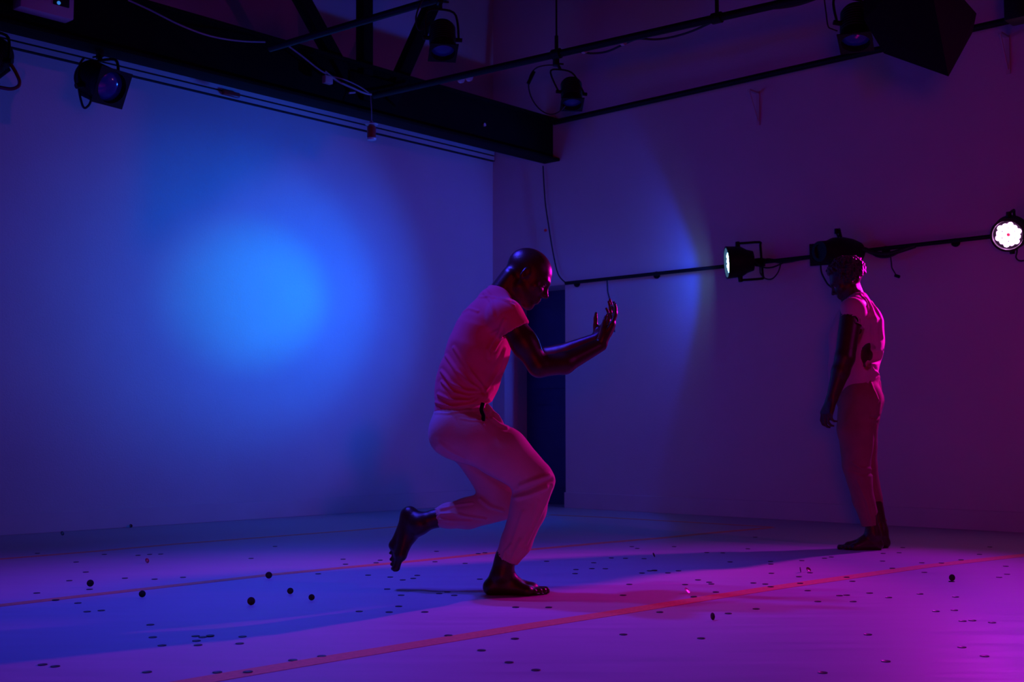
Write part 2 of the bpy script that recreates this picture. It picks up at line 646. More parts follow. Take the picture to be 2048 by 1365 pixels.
# second lamp, on the left pipe
tp = at_z(880, -4, ZP)
l2 = at_y(885, 78, tp.y + 0.02)
f2 = fresnel(l2, V((0.06, -0.36, -0.93)), tp, 'black stage lamp near the top centre, with a bluish lens facing down',
             0.86, yoke_side=V((1, 0.2, 0)))
power_cable(f2, [l2 + V((-0.07, 0, 0.10)), l2 + V((-0.13, 0, 0.05)), l2 + V((-0.15, 0, 0.13)), l2 + V((-0.10, 0, 0.24)), tp])
# third lamp, on the middle pipe
tp = at_z(1112, 112, ZP) + V((0, 0, -0.03))
l3 = at_y(1143, 186, tp.y + 0.02)
f3 = fresnel(l3, V((0.02, -0.34, -0.94)), tp, 'small black stage lamp with a looped lead, hanging beside the corner of the room',
             0.80, yoke_side=V((1, 0.2, 0)))
yy = tp.y
power_cable(f3, [at_y(1108, 130, yy), at_y(1090, 131, yy), at_y(1073, 136, yy), at_y(1062, 148, yy), at_y(1057, 166, yy), at_y(1060, 188, yy),
                 at_y(1070, 208, yy), at_y(1085, 223, yy), at_y(1102, 229, yy), at_y(1118, 224, yy), at_y(1130, 212, yy)], 0.0045)
mb = MB()
mb.cyl(at_y(1068, 143, yy), at_y(1056, 168, yy), 0.012, n=12)
mb.build('plug', M['black'], f3)
# fourth lamp, beside the big loudspeaker
tp = at_z(1694, -25, ZP)
l4 = at_y(1712, 52, tp.y)
f4 = fresnel(l4, V((-0.12, -0.30, -0.94)), tp, 'black stage lamp at the top right, half behind the hanging loudspeaker', 0.98,
             yoke_side=V((1, 0.1, 0)))
power_cable(f4, [at_y(1648, -6, l4.y), at_y(1652, 25, l4.y), at_y(1656, 52, l4.y), at_y(1664, 58, l4.y), at_y(1675, 62, l4.y)], 0.004)
# lamp cut by the left edge
l5 = at_y(-22, 118, 6.7)
f5 = fresnel(l5, V((-0.2, -0.7, -0.6)), l5 + V((0, 0.02, 0.22)), 'reddish black stage lamp cut off by the left edge of the photo', 1.1,
             yoke_side=V((1, 0, 0)))
power_cable(f5, [at_y(2, 112, 6.7), at_y(16, 122, 6.7), at_y(27, 137, 6.7), at_y(35, 152, 6.7), at_y(39, 164, 6.7), at_y(36, 173, 6.7),
                 at_y(22, 178, 6.7), at_y(0, 175, 6.7), at_y(-30, 170, 6.7)], 0.010, 'redcable')
tube5 = at_z(-20, 60, ZP)


def led_par(loc, aim, pipe_pt, ledmat, centre, label, sc=1.0, lr=1.0):
    loc = V(loc)
    aim = V(aim).normalized()
    t = thing('led_par_lamp', label, 'LED lamp', loc)
    x, y, d = basis(aim)
    R = 0.118 * sc
    prof = [(-0.11, 0.05), (-0.105, 0.075), (-0.06, 0.088), (-0.02, 0.112), (0.02, R), (0.085, R + 0.004), (0.088, R + 0.006),
            (0.095, R + 0.006), (0.095, R - 0.008), (0.065, R - 0.012)]
    MB().lathe(loc, aim, prof, 32).build('housing', M['black'], t)
    face = loc + d * 0.07
    board = MB().cyl(loc + d * 0.062, face, R - 0.013, n=32).build('led_board', M['black'], t)
    me = None
    spots = []
    for n, rr in ((6, 0.034 * sc), (12, 0.068 * sc)):
        for i in range(n):
            a = 2 * math.pi * i / n + (0.0 if n == 6 else math.pi / 12)
            r_ = rr * (1.0 if n == 6 else (1.09 if i % 2 == 0 else 0.96))
            spots.append((r_ * math.cos(a), r_ * math.sin(a)))
    base = None
    for (u, v_) in spots:
        c = face + x * u + y * v_
        if base is None:
            mb = MB()
            mb.lathe(c, aim, [(0, 0.0155 * lr), (0.005, 0.0150 * lr), (0.009, 0.011 * lr), (0.011, 0.003)], 14)
            base = mb.build('led', M[ledmat], board)
            c00 = c
        else:
            o = base.copy()
            COL.objects.link(o)
            o.location = base.location + (c - c00)
    MB().lathe(face, aim, [(0, 0.012), (0.005, 0.011), (0.008, 0.004)], 12).build('led', M[centre], board)
    # double yoke
    side = V((0, 0, 1))
    side = (side - d * side.dot(d)).normalized()
    for sc_ in (1,):
        yk = loc - d * 0.17
        mb = MB()
        wv = x * 0.012
        a0 = loc + side * (R + 0.022)
        a1 = loc - side * (R + 0.022)
        mb.tube([a0, a0 - d * 0.08, yk + side * (R + 0.02), yk + side * (R - 0.0), yk, yk - side * R, yk - side * (R + 0.02), a1 - d * 0.08, a1], 0.009, n=8, sub=2)
        mb.build('yoke', M['black'], t)
    for sg in (1, -1):
        MB().cyl(loc + side * (sg * R * 0.95), loc + side * (sg * (R + 0.035)), 0.019, 0.016, n=12).build('knob', M['black'], t)
    mb = MB()
    mb.cyl(yk, pipe_pt, 0.013, n=10)
    mb.box(pipe_pt, DR * 0.03, NR * 0.028, V((0, 0, 0.03)), 0.004)
    mb.build('clamp', M['black'], t)
    return t


par1 = led_par(BLUE_PAR, bdir, on_right(1520, 525, 0.10), 'led_blue', 'led_red',
               'black LED lamp with lit blue-white diodes on the right wall pipe')
power_cable(par1, [BLUE_PAR - bdir * 0.11, on_right(1519, 532, 0.2), on_right(1521, 547, 0.16), on_right(1530, 557, 0.14),
                   on_right(1544, 558, 0.14), on_right(1556, 545, 0.14), on_right(1562, 527, 0.12)], 0.005)
par2 = led_par(MAG_PAR, mdir * 0.8 + (CAM0 - MAG_PAR).normalized() * 0.45, on_right(2040, 470, 0.10), 'led_mag', 'led_red',
               'LED lamp glowing white-pink at the right edge of the photo', 0.86, 1.12)
power_cable(par2, [MAG_PAR - mdir * 0.1, on_right(2034, 500, 0.2), on_right(2032, 515, 0.2), on_right(2040, 522, 0.2), on_right(2056, 520, 0.2)], 0.005)

# unlit theatre lamp with square frame, in the middle of the right wall pipe
lp = on_right(1680, 504, 0.24)
q = thing('stage_lamp', 'unlit black stage lamp with a square front frame, behind the standing person', 'stage lamp', lp)
ad = V((-0.86, -0.50, -0.06)).normalized()
x, y, d = basis(ad)
MB().lathe(lp, ad, [(-0.19, 0.045), (-0.17, 0.075), (-0.10, 0.095), (-0.02, 0.105), (0.06, 0.100), (0.12, 0.078), (0.20, 0.072), (0.20, 0.05), (0.19, 0.05)], 28).build('housing', M['black'], q)
fd = (V((-0.50, -0.84, -0.05))).normalized()
fc = on_right(1642, 509, 0.32)
MB().plate_hole(fc, fd, 0.078, 0.060, 0.012).build('colour_frame', M['black'], q)
MB().cyl(fc - fd * 0.012, fc - fd * 0.002, 0.060, n=28).build('lens', M['darkglass'], q)
MB().cyl(fc - fd * 0.01, lp + d * 0.15, 0.062, 0.07, n=24).build('snout', M['black'], q)
mb = MB()
mb.tube([lp + V((0, 0, 0.11)), lp + V((0, 0, 0.15)), on_right(1680, 504, 0.12) + V((0, 0, 0.15)), on_right(1690, 506, 0.10)], 0.009, sub=2)
mb.build('yoke', M['black'], q)
mb = MB()
kp = on_right(1673, 476, 0.24)
mb.cyl(lp + V((0, 0, 0.08)), kp + V((0, 0, 0.035)), 0.006, n=8)
mb.cyl(kp + V((0, 0, 0.03)), kp + V((0, 0, 0.065)), 0.014, n=12)
mb.build('knob', M['black'], q)
power_cable(q, [on_right(1641, 528, 0.28), on_right(1643, 545, 0.26), on_right(1650, 560, 0.26), on_right(1658, 571, 0.26), on_right(1675, 580, 0.26), on_right(1690, 565, 0.24), on_right(1695, 520, 0.14)], 0.006)


# ------------------------------------------------------------------ cables
def cable(pts, r, label, m='cable', sub=5):
    return tag(MB().tube(pts, r, n=8, sub=sub).build('cable', M[m]), label, 'cable')


R_ = on_right
cable([R_(1512, 528, 0.09), R_(1535, 520, 0.08), R_(1560, 524, 0.09), R_(1580, 522, 0.09), R_(1600, 518, 0.09), R_(1622, 515, 0.1)], 0.013,
      'thick black cable wrapped along the wall pipe between two lamps')
cable([R_(1518, 532, 0.10), R_(1532, 536, 0.11), R_(1548, 534, 0.11), R_(1566, 526, 0.10)], 0.006, 'thin black cable sagging just right of the blue lamp')
cable([R_(1700, 505, 0.16), R_(1725, 498, 0.14), R_(1750, 507, 0.12), R_(1775, 508, 0.12), R_(1800, 502, 0.11), R_(1830, 492, 0.10)], 0.016,
      'thick black cable bundle on the wall pipe right of the standing person')
cable([R_(1740, 500, 0.12), R_(1752, 512, 0.13), R_(1775, 514, 0.13), R_(1795, 506, 0.12), R_(1815, 494, 0.10)], 0.008,
      'loose black cable loop hanging below the cable bundle')
cable([R_(1781, 512, 0.13), R_(1783, 528, 0.13), R_(1784, 536, 0.13), R_(1789, 545, 0.13), R_(1793, 552, 0.13)], 0.0045,
      'short black lead dangling from the wall pipe above right of the standing person')
tag(MB().cyl(R_(1790, 551, 0.13), R_(1799, 554, 0.13), 0.011, n=12).build('cable_plug', M['black']), 'small black plug at the end of the dangling lead', 'plug')
cable([R_(1720, 498, 0.13), R_(1721, 512, 0.13), R_(1721, 528, 0.13)], 0.0045, 'short black lead hanging straight down above the standing person')
cable([R_(1214, 556, 0.10), R_(1215, 570, 0.10), R_(1216, 585, 0.10), R_(1220, 602, 0.10), R_(1226, 640, 0.09), R_(1229, 665, 0.08)], 0.0065,
      'black lead hanging from the wall pipe above the raised hands')
cable([on_right(1086, 332, 0.03), on_right(1090, 400, 0.03), on_right(1097, 450, 0.03), on_right(1106, 505, 0.03), on_right(1116, 548, 0.04), on_right(1131, 566, 0.10)], 0.006,
      'thin dark cable running down the right wall from truss end to the door corner')
tag(MB().cyl(on_right(1091, 461, 0.0), on_right(1091, 461, 0.012), 0.013, n=12).build('wall_hook', M['redglass']), 'tiny red wall hook beside the thin cable', 'hook')
bz = lambda px, py: on_beam(px, py, 0.11)
cable([bz(256, 0), bz(300, 20), bz(360, 50), bz(420, 72), bz(480, 82), bz(530, 84)], 0.006, 'pale cable sagging in front of the upper left wall, over the truss', 'palecable')
cable([bz(578, 93), bz(605, 113), bz(635, 137), bz(652, 148)], 0.006, 'short pale cable running down beside the left pipe', 'palecable')
cable([bz(650, 143), bz(675, 162), bz(705, 176), bz(735, 188), bz(765, 188), bz(800, 181), bz(832, 174)], 0.008, 'bluish cable draped over the truss below its slanted members', 'palecable')
cable([bz(655, 152), bz(685, 158), bz(720, 174), bz(742, 190)], 0.005, 'second thin bluish cable twisted beside the draped one', 'palecable')
tag(MB().box(bz(655, 160), DL * 0.035, NL * 0.02, V((0, 0, 0.028)), 0.004).build('cable_connector', M['pale']), 'small pale connector on the truss at the end of the draped cable', 'connector')
tag(MB().box(bz(704, 186), DL * 0.03 - V((0, 0, .008)), NL * 0.005, V((0, 0, 0.006))).build('cable_tie', M['pale']), 'small bright strip on the truss below the draped cable', 'tie')
zB = lambda px, py, dz_=0.0: at_z(px, py, ZP)
cable([zB(1160, 104), zB(1185, 107), zB(1215, 103), zB(1245, 90), zB(1275, 78), zB(1310, 79), zB(1345, 74), zB(1385, 62), zB(1430, 42), zB(1480, 24)], 0.007,
      'black cable hanging in shallow loops under the middle pipe')
cable([zB(1520, 17), zB(1560, 15), zB(1600, 8), zB(1640, -6)], 0.009, 'black cable at the end of the middle pipe, near the top right lamp')
for (xx, yy_, lb) in ((1168, 98, 'pale tape band on the middle pipe right of its hanging rod'),
                      (922, 158, 'left one of two pale tape bands on the middle pipe, before the room corner'),
                      (938, 154.5, 'right one of two pale tape bands on the middle pipe, before the room corner'),
                      (1246, 82, 'pale tape band on the middle pipe above the looping cable')):
    c = zB(xx, yy_)
    tag(MB().cyl(c - dB * 0.012, c + dB * 0.012, 0.0285, n=20).build('tape_band', M['pale']), lb, 'tape band', 'tape bands on the middle pipe')

# pendant on the truss
pp = on_beam(743, 262, 0.16)
pn = thing('pendant', 'small red and white pendant hanging on a cord below the truss', 'pendant', pp)
cy = V((0, 0, 1))
MB().tube([on_beam(741, 192, 0.12), on_beam(743, 220, 0.15), pp + cy * 0.06], 0.0035, n=6).build('cord', M['palecable'], pn)
MB().lathe(pp, cy, [(0.045, 0.045), (0.05, 0.048), (0.058, 0.03), (0.064, 0.015), (0.075, 0.008)], 20).build('cap', M['pale'], pn)
MB().lathe(pp, cy, [(-0.05, 0.030), (-0.048, 0.033), (0.03, 0.033), (0.042, 0.022), (0.045, 0.018)], 20).build('red_bottle', M['redglass'], pn)
MB().lathe(pp, cy, [(-0.072, 0.018), (-0.068, 0.032), (-0.056, 0.036), (-0.05, 0.030)], 20).build('base_ring', M['pale'], pn)

# pale box at the upper left
bc = on_beam(88, -8, 0.15)
jb = thing('junction_box', 'pale box mounted on the truss in the top left corner', 'box', bc)
MB().box(bc, DL * 0.165, NL * 0.05, V((0, 0, 0.115)), 0.008).build('cover', M['pale'], jb)
q = on_beam(117, 6, 0.205)
MB().box(on_beam(122, -12, 0.195), DL * 0.05, NL * 0.012, V((0, 0, 0.075)), 0.004).build('side_panel', M['black'], jb)
MB().cyl(q, q + NL * 0.006, 0.011, n=12).build('indicator_light', M['led_dot'], jb)

tag(MB().box(WL(s_left(on_left(462, 188, 0.05)), on_left(462, 188, 0.05).z, 0.05), DL * 0.07, NL * 0.018, V((0, 0, 0.018)), 0.005).build('rail_clip', M['redglass']),
    'small dark red clip on the pale rail under the truss', 'clip')
q = on_beam(968, 250, 0.02)
tag(MB().cyl(q, q + NL * 0.012, 0.014, n=12).build('bolt', M['pale']), 'tiny pale bolt on the truss near the room corner', 'bolt')

# loudspeaker
sp = [at_y(1768, 107, 5.95), at_y(1897, 153, 5.70), at_y(1945, 65, 6.12), at_y(1806, 12, 6.35),
      at_y(1726, -30, 6.05), at_y(1850, -90, 5.75), at_y(1953, 27, 6.2), at_y(1790, -90, 6.35), at_y(1728, 40, 6.02), at_y(1897, 2, 6.3)]
sk = thing('loudspeaker', 'large black loudspeaker cabinet hanging at the top right', 'loudspeaker', at_y(1850, 20, 6.0))
MB().hull(sp).build('cabinet', M['black'], sk, smooth=False)
qd = [V(s) for s in sp[:4]]
nn = (qd[1] - qd[0]).cross(qd[2] - qd[0]).normalized()
if nn.z > 0:
    nn = -nn
cc = sum(qd, V()) / 4
mb = MB()
vsx = [cc + (v - cc) * 0.9 + nn * 0.002 for v in qd] + [cc + (v - cc) * 0.9 + nn * 0.012 for v in qd]
mb.hull(vsx)
mb.build('grille', M['beam'], sk, smooth=False)
for s_ in (1775, 1880):
    a = at_y(s_, -60, 6.05)
    MB().cyl(a, V((a.x, a.y, HW)), 0.006, n=8).build('suspension_wire', M['black'], sk)
bq = at_y(2040, -8, 6.9)
tag(MB().box(bq + V((0.03, 0, 0.05)), DR * 0.1, NR * 0.07, V((0, 0, 0.19)), 0.01).build('loudspeaker', M['black']),
    'black loudspeaker edge showing in the very top right corner', 'loudspeaker')
a = bq + V((0.03, 0, 0.2))

# ------------------------------------------------------------------ tape on the floor
def tape(pts, wdt, label, z=0.0012):
    ps = [at_z(*p_) for p_ in pts]
    d0 = (ps[0] - ps[1]).normalized()
    mb = MB()
    Lf, Rt = [], []
    for i, q_ in enumerate(ps):
        d = (ps[min(i + 1, len(ps) - 1)] - ps[max(i - 1, 0)]).normalized()
        nrm = V((-d.y, d.x, 0))
        for L, sg in ((Lf, 1), (Rt, -1)):
            L.append((mb.bm.verts.new(q_ + nrm * (sg * wdt / 2) + V((0, 0, z))), mb.bm.verts.new(q_ + nrm * (sg * wdt / 2) + V((0, 0, 0.0002)))))
    for i in range(len(ps) - 1):
        mb.bm.faces.new((Lf[i][0], Lf[i + 1][0], Rt[i + 1][0], Rt[i][0]))
        mb.bm.faces.new((Lf[i][1], Rt[i][1], Rt[i + 1][1], Lf[i + 1][1]))
        mb.bm.faces.new((Lf[i][0], Lf[i][1], Lf[i + 1][1], Lf[i + 1][0]))
        mb.bm.faces.new((Rt[i][0], Rt[i + 1][0], Rt[i + 1][1], Rt[i][1]))
    for i in (0, len(ps) - 1):
        mb.bm.faces.new((Lf[i][0], Rt[i][0], Rt[i][1], Lf[i][1]))
    return tag(mb.build('floor_tape', M['tape'], smooth=False), label, 'floor tape')


T3 = [(200, 1397), (497, 1346), (700, 1312), (896, 1280), (1050, 1254.5), (1222, 1228), (1400, 1199.5), (1541, 1177.5), (1700, 1155), (1847, 1134), (2019, 1114.5), (2200, 1095)]
T2 = [(-200, 1236), (0, 1212), (184, 1190.8), (350, 1172), (537, 1151), (700, 1135), (830, 1123), (980, 1107.5), (1050, 1101), (1222, 1085), (1320, 1077), (1420, 1067), (1543, 1056)]
T1 = [(-150, 1131), (0, 1119), (184, 1104), (350, 1089), (520, 1076), (700, 1062), (790, 1054.5), (1000, 1040), (1093, 1033.5)]
T0 = [(1100, 1030.5), (1190, 1034.5), (1400, 1046.5), (1545, 1055)]
tape(T3, 0.088, 'wide red floor tape crossing the foreground in front of both dancers')
tape(T2, 0.066, 'middle red floor tape passing behind the crouching dancer')
tape(T1, 0.055, 'dim red floor tape along the left wall')
tape(T0, 0.055, 'dim red floor tape along the foot of the right wall')

# ------------------------------------------------------------------ coins
RC = 0.0135
mb = MB()
mb.lathe(V(), V((0, 0, 1)), [(0.0, RC - 0.0006), (0.0005, RC), (0.0016, RC), (0.0021, RC - 0.0006), (0.0021, RC - 0.0016), (0.0017, RC - 0.0022)], 28)
me0 = None
co = mb.build('coin', M['coin'])
coin_me = co.data
bpy.data.objects.remove(co)
coin_red = coin_me.copy()
coin_red.materials.clear()
coin_red.materials.append(M['redcoin'])
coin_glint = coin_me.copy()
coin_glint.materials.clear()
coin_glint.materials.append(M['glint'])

K = 4.074
flat = []
for x0, lst in (
    (0, [(305, 317), (850, 325), (1125, 333), (1220, 325), (1310, 323), (620, 388), (700, 470), (565, 540), (1018, 520), (1260, 528),
         (300, 641), (730, 611), (455, 700), (635, 723), (710, 793), (825, 784), (1225, 900), (1245, 1002), (1320, 1069), (348, 1226), (450, 1240), (1198, 1286)]),
    (350, [(65, 513), (620, 358), (815, 260), (1370, 365), (1390, 406), (1167, 484), (168, 993), (225, 1001), (287, 994), (175, 1031), (188, 1066),
           (550, 997), (528, 1053), (960, 1189), (1196, 1157), (345, 1288), (595, 1288)]),
    (700, [(247, 373), (213, 394), (148, 495), (328, 511), (430, 534), (515, 522), (548, 497), (693, 386), (938, 399), (705, 301), (1045, 322), (1100, 314),
           (1058, 528), (303, 609), (417, 659), (727, 645), (793, 632), (850, 660), (75, 791), (397, 750), (319, 797), (610, 796), (803, 988), (1350, 757), (1072, 1109), (1345, 1014), (1297, 1207)]),
    (1050, [(176, 382), (703, 355), (818, 358), (970, 360), (560, 394), (415, 449), (545, 442), (655, 443), (408, 482), (953, 478), (1015, 460), (1055, 459),
            (1165, 477), (1250, 460), (850, 570), (1305, 572), (800, 659), (1376, 673), (194, 758), (1100, 797), (802, 980), (90, 1270), (915, 277), (870, 262), (1215, 262), (1410, 534)]),
    (1400, [(55, 310), (185, 313), (245, 387), (575, 384), (578, 405), (583, 480), (830, 376), (1015, 357), (1070, 347), (75, 553), (93, 567), (436, 559), (533, 568),
            (577, 592), (806, 508), (817, 564), (897, 476), (878, 621), (1137, 662), (1195, 658), (1248, 710), (960, 710), (458, 770), (232, 808), (130, 633), (1195, 514), (1242, 545), (1368, 980), (1000, 1291), (10, 1011), (450, 185), (390, 280)]),
    (1700, [(430, 270), (270, 318), (400, 312), (345, 441), (265, 380), (585, 394), (745, 398), (905, 372), (1055, 325), (1140, 265), (605, 472), (1270, 422), (1280, 487),
            (1215, 512), (828, 547), (860, 672), (570, 648), (160, 641), (315, 677), (700, 790), (850, 781), (917, 869), (996, 864), (1157, 881), (911, 1083), (1096, 1155), (292, 1198)]),
):
    for (u, v_) in lst:
        flat.append((x0 + u / K, 1030 + v_ / K))


def line_y(T, px):
    for (xa, ya), (xb, yb) in zip(T, T[1:]):
        if xa <= px <= xb:
            return ya + (yb - ya) * (px - xa) / (xb - xa)
    return -1


placed = []
for (px_, py_) in flat:
    y3 = line_y(T3, px_) if px_ > 300 else 1500
    y2 = line_y(T2, px_) if px_ < 1540 else 900
    on3, on2 = abs(py_ - y3) < 7, abs(py_ - y2) < 3
    side = 'left' if px_ < 683 else ('middle' if px_ < 1365 else 'right')
    if on3:
        where = 'on the wide front tape'
    elif on2:
        where = 'on the middle tape'
    elif py_ > y3:
        where = 'in front of the wide tape'
    elif py_ > y2:
        where = 'between the middle and wide front tapes'
    else:
        where = 'behind the middle tape'
    o = bpy.data.objects.new('coin', coin_me)
    COL.objects.link(o)
    q = at_z(px_, py_)
    zz = 0.0014 if (on3 or on2 or py_ < 1062) else 0.0001
    for (qq, z2) in placed:
        if (qq - q).length < 2 * RC:
            zz = max(zz, z2 + 0.0022)
    placed.append((q, zz))
    o.location = (q.x, q.y, zz)
    o.rotation_euler = (0, 0, random.uniform(0, 6.28))
    tag(o, 'dark coin lying flat %s, %s third of floor' % (where, side), 'coin', 'flat coins %s, %s third' % (where, side))


def edge_coin(px_, py_, rad, yaw, tilt, me, label):
    """coin standing or toppling on its edge at its foot on the floor"""
    o = bpy.data.objects.new('coin', me)
    COL.objects.link(o)
    q = at_z(px_, py_ + rad)
    o.rotation_euler = (math.radians(90 - tilt), 0, math.radians(yaw))
    r_ = rad * (q - CAM0).y / F
    s_ = r_ / RC
    o.scale = (s_, s_, s_)
    o.location = (q.x, q.y, RC * s_ * math.cos(math.radians(tilt)) + 0.0006)
    tag(o, label, 'coin', 'coins standing on edge')


edge_coin(180.5, 1167.5, 6.8, 12, 6, coin_me, 'dark coin on edge farthest left, above a flat coin')
edge_coin(284.5, 1189, 6.7, 5, 2, coin_me, 'dark coin on edge at the far left, just below the middle tape')
edge_coin(537.5, 1151.5, 6.6, 10, 4, coin_me, 'dark coin on edge right on the middle tape')
edge_coin(502.5, 1203.5, 8.0, -5, 2, coin_red, 'largest dark red coin on edge in the blue light')
edge_coin(580.5, 1183, 6.2, 8, 2, coin_me, 'dark coin on edge behind the rightmost one left of the crouching dancer')
edge_coin(623, 1195.8, 6.2, 22, 12, coin_me, 'dark coin on edge nearest to the crouching dancer')
edge_coin(1425, 1234, 7.4, 48, 8, coin_me, 'narrow-looking dark coin on edge in front of the wide tape')
edge_coin(1904, 1156.5, 6.6, 10, 3, coin_me, 'dark coin on edge near the right edge of the floor')
edge_coin(1307.5, 1110.5, 4.6, 68, 25, coin_me, 'small coin tipping over in the blue shadow band')
edge_coin(1600.5, 1140.5, 5.6, 70, 8, coin_me, 'thin-looking coin on edge left of a red one, before the standing dancer')
edge_coin(1617, 1139, 5.4, 30, 40, coin_red, 'small red coin tipping, before the standing dancer')
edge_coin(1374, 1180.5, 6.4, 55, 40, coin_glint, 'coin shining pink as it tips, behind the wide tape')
edge_coin(294, 1122, 5.0, 62, 20, coin_me, 'small tipping coin between the two left tapes, behind the one at far left')
edge_coin(124.5, 1067.5, 4.4, 65, 20, coin_me, 'tiny glinting coin at the left wall')
edge_coin(261.5, 1052.5, 3.6, 40, 20, coin_me, 'tiny dark coin on edge against the left baseboard')


# ------------------------------------------------------------------ people: smooth fields turned into surfaces
class Field:
    def __init__(s, lo, hi, h):
        s.lo = np.array(lo, float)
        s.h = h
        s.n = np.ceil((np.array(hi, float) - s.lo) / h).astype(int) + 1
        s.F = np.full(tuple(s.n), 1.0, np.float32)

    def region(s, lo, hi):
        a = np.clip(np.floor((np.array(lo) - s.lo) / s.h).astype(int), 0, s.n)
        b = np.clip(np.ceil((np.array(hi) - s.lo) / s.h).astype(int) + 1, 0, s.n)
        if np.any(b <= a):
            return None
        sl = tuple(slice(a[i], b[i]) for i in range(3))
        ax = [(s.lo[i] + s.h * np.arange(a[i], b[i])).astype(np.float32) for i in range(3)]
        return sl, ax[0][:, None, None], ax[1][None, :, None], ax[2][None, None, :]

    def put(s, sl, d, k, op):
        A = s.F[sl]
        if op == 'sub':
            d = -d
            hh = np.maximum(k - np.abs(A - d), 0) / k
            s.F[sl] = np.maximum(A, d) + hh * hh * k * 0.25
        elif op == 'int':
            s.F[sl] = np.maximum(A, d)
        else:
            hh = np.maximum(k - np.abs(A - d), 0) / k
            s.F[sl] = np.minimum(A, d) - hh * hh * k * 0.25

    def cone(s, a, b, ra, rb, k=0.02, sy=1.0, op='add', lat=None):
        """tapered capsule; sy stretches it sideways (world y)"""
        a = np.array(a, float)
        b = np.array(b, float)
        R = max(ra, rb)
        m = np.array([R, R * max(sy, 1), R]) + k + 3 * s.h
        g = s.region(np.minimum(a, b) - m, np.maximum(a, b) + m)
        if g is None:
            return s
        sl, X, Y, Z = g
        ab = b - a
        ab_s = ab.copy()
        ab_s[1] /= sy
        L2 = max((ab_s ** 2).sum(), 1e-9)
        x, y, z = X - a[0], (Y - a[1]) / sy, Z - a[2]
        t = np.clip((x * ab_s[0] + y * ab_s[1] + z * ab_s[2]) / L2, 0, 1)
        d = np.sqrt((x - t * ab_s[0]) ** 2 + (y - t * ab_s[1]) ** 2 + (z - t * ab_s[2]) ** 2) - (ra + t * (rb - ra))
        s.put(sl, d, k, op)
        return s

    def ell(s, c, r, rot=None, k=0.02, op='add'):
        c = np.array(c, float)
        r = np.array(r, float)
        m = r.max() + k + 3 * s.h
        g = s.region(c - m, c + m)
        if g is None:
            return s
        sl, X, Y, Z = g
        x, y, z = X - c[0], Y - c[1], Z - c[2]
        if rot is not None:
            rot = np.array(rot, float)      # rows: local axes
            x, y, z = [rot[i][0] * x + rot[i][1] * y + rot[i][2] * z for i in range(3)]
        k0 = np.sqrt((x / r[0]) ** 2 + (y / r[1]) ** 2 + (z / r[2]) ** 2)
        k1 = np.sqrt((x / r[0] ** 2) ** 2 + (y / r[1] ** 2) ** 2 + (z / r[2] ** 2) ** 2) + 1e-6
        d = k0 * (k0 - 1) / k1
        s.put(sl, d, k, op)
        return s

    def cut(s, p, n, lo=None, hi=None):
        """remove everything on the n side of the plane through p (inside a box)"""
        g = s.region(lo if lo is not None else s.lo, hi if hi is not None else s.lo + s.n * s.h)
        if g is None:
            return s
        sl, X, Y, Z = g
        n = np.array(n, float)
        n /= np.linalg.norm(n)
        d = (X - p[0]) * n[0] + (Y - p[1]) * n[1] + (Z - p[2]) * n[2]
        s.put(sl, d, 0.004, 'int')
        return s

    def mesh(s):
        """surface nets"""
        F_ = s.F
        F_[0], F_[-1] = 1, 1
        F_[:, 0], F_[:, -1] = 1, 1
        F_[:, :, 0], F_[:, :, -1] = 1, 1
        ins = F_ < 0
        c = np.zeros(tuple(s.n - 1), np.uint8)
        for i in (0, 1):
            for j in (0, 1):
                for k in (0, 1):
                    c += ins[i:i + s.n[0] - 1, j:j + s.n[1] - 1, k:k + s.n[2] - 1]
        act = (c > 0) & (c < 8)
        ijk = np.argwhere(act)
        idx = np.full(c.shape, -1, np.int32)
        idx[act] = np.arange(len(ijk))
        cor = {}
        for i in (0, 1):
            for j in (0, 1):
                for k in (0, 1):
                    cor[(i, j, k)] = F_[ijk[:, 0] + i, ijk[:, 1] + j, ijk[:, 2] + k]
        acc = np.zeros((len(ijk), 3))
        cnt = np.zeros(len(ijk))
        for ax in range(3):
            for u in (0, 1):
                for v_ in (0, 1):
                    p0 = [0, 0, 0]
                    p0[(ax + 1) % 3] = u
                    p0[(ax + 2) % 3] = v_
                    p1 = list(p0)
                    p1[ax] = 1
                    a, b = cor[tuple(p0)], cor[tuple(p1)]
                    m = (a < 0) != (b < 0)
                    den = np.where(m, a - b, 1)
                    t = np.where(m, a / den, 0)
                    pt = np.tile(np.array(p0, float), (len(ijk), 1))
                    pt[:, ax] = t
                    acc += pt * m[:, None]
                    cnt += m
        vert = s.lo + s.h * (ijk + acc / cnt[:, None])
        faces = []
        for ax in range(3):
            a1, a2 = (ax + 1) % 3, (ax + 2) % 3
            sh = [slice(None)] * 3
            sh2 = [slice(None)] * 3
            sh[ax] = slice(0, -1)
            sh2[ax] = slice(1, None)
            A = ins[tuple(sh)]
            B = ins[tuple(sh2)]
            e = np.argwhere(A != B)
            e = e[(e[:, a1] > 0) & (e[:, a2] > 0) & (e[:, a1] < s.n[a1] - 1) & (e[:, a2] < s.n[a2] - 1)]
            flip = A[tuple(e.T)]

            def cell(d1, d2):
                q_ = e.copy()
                q_[:, a1] += d1
                q_[:, a2] += d2
                return idx[tuple(q_.T)]
            quad = np.stack([cell(-1, -1), cell(0, -1), cell(0, 0), cell(-1, 0)], 1)
            quad[~flip] = quad[~flip][:, ::-1]
            faces.append(quad)
        faces = np.concatenate(faces)
        faces = faces[(faces >= 0).all(1)]
        return vert, faces


def normals(v, f):
    n = np.zeros_like(v)
    d = np.cross(v[f[:, 2]] - v[f[:, 0]], v[f[:, 3]] - v[f[:, 1]])
    for i in range(4):
        np.add.at(n, f[:, i], d)
    return n / (np.linalg.norm(n, axis=1, keepdims=True) + 1e-9)


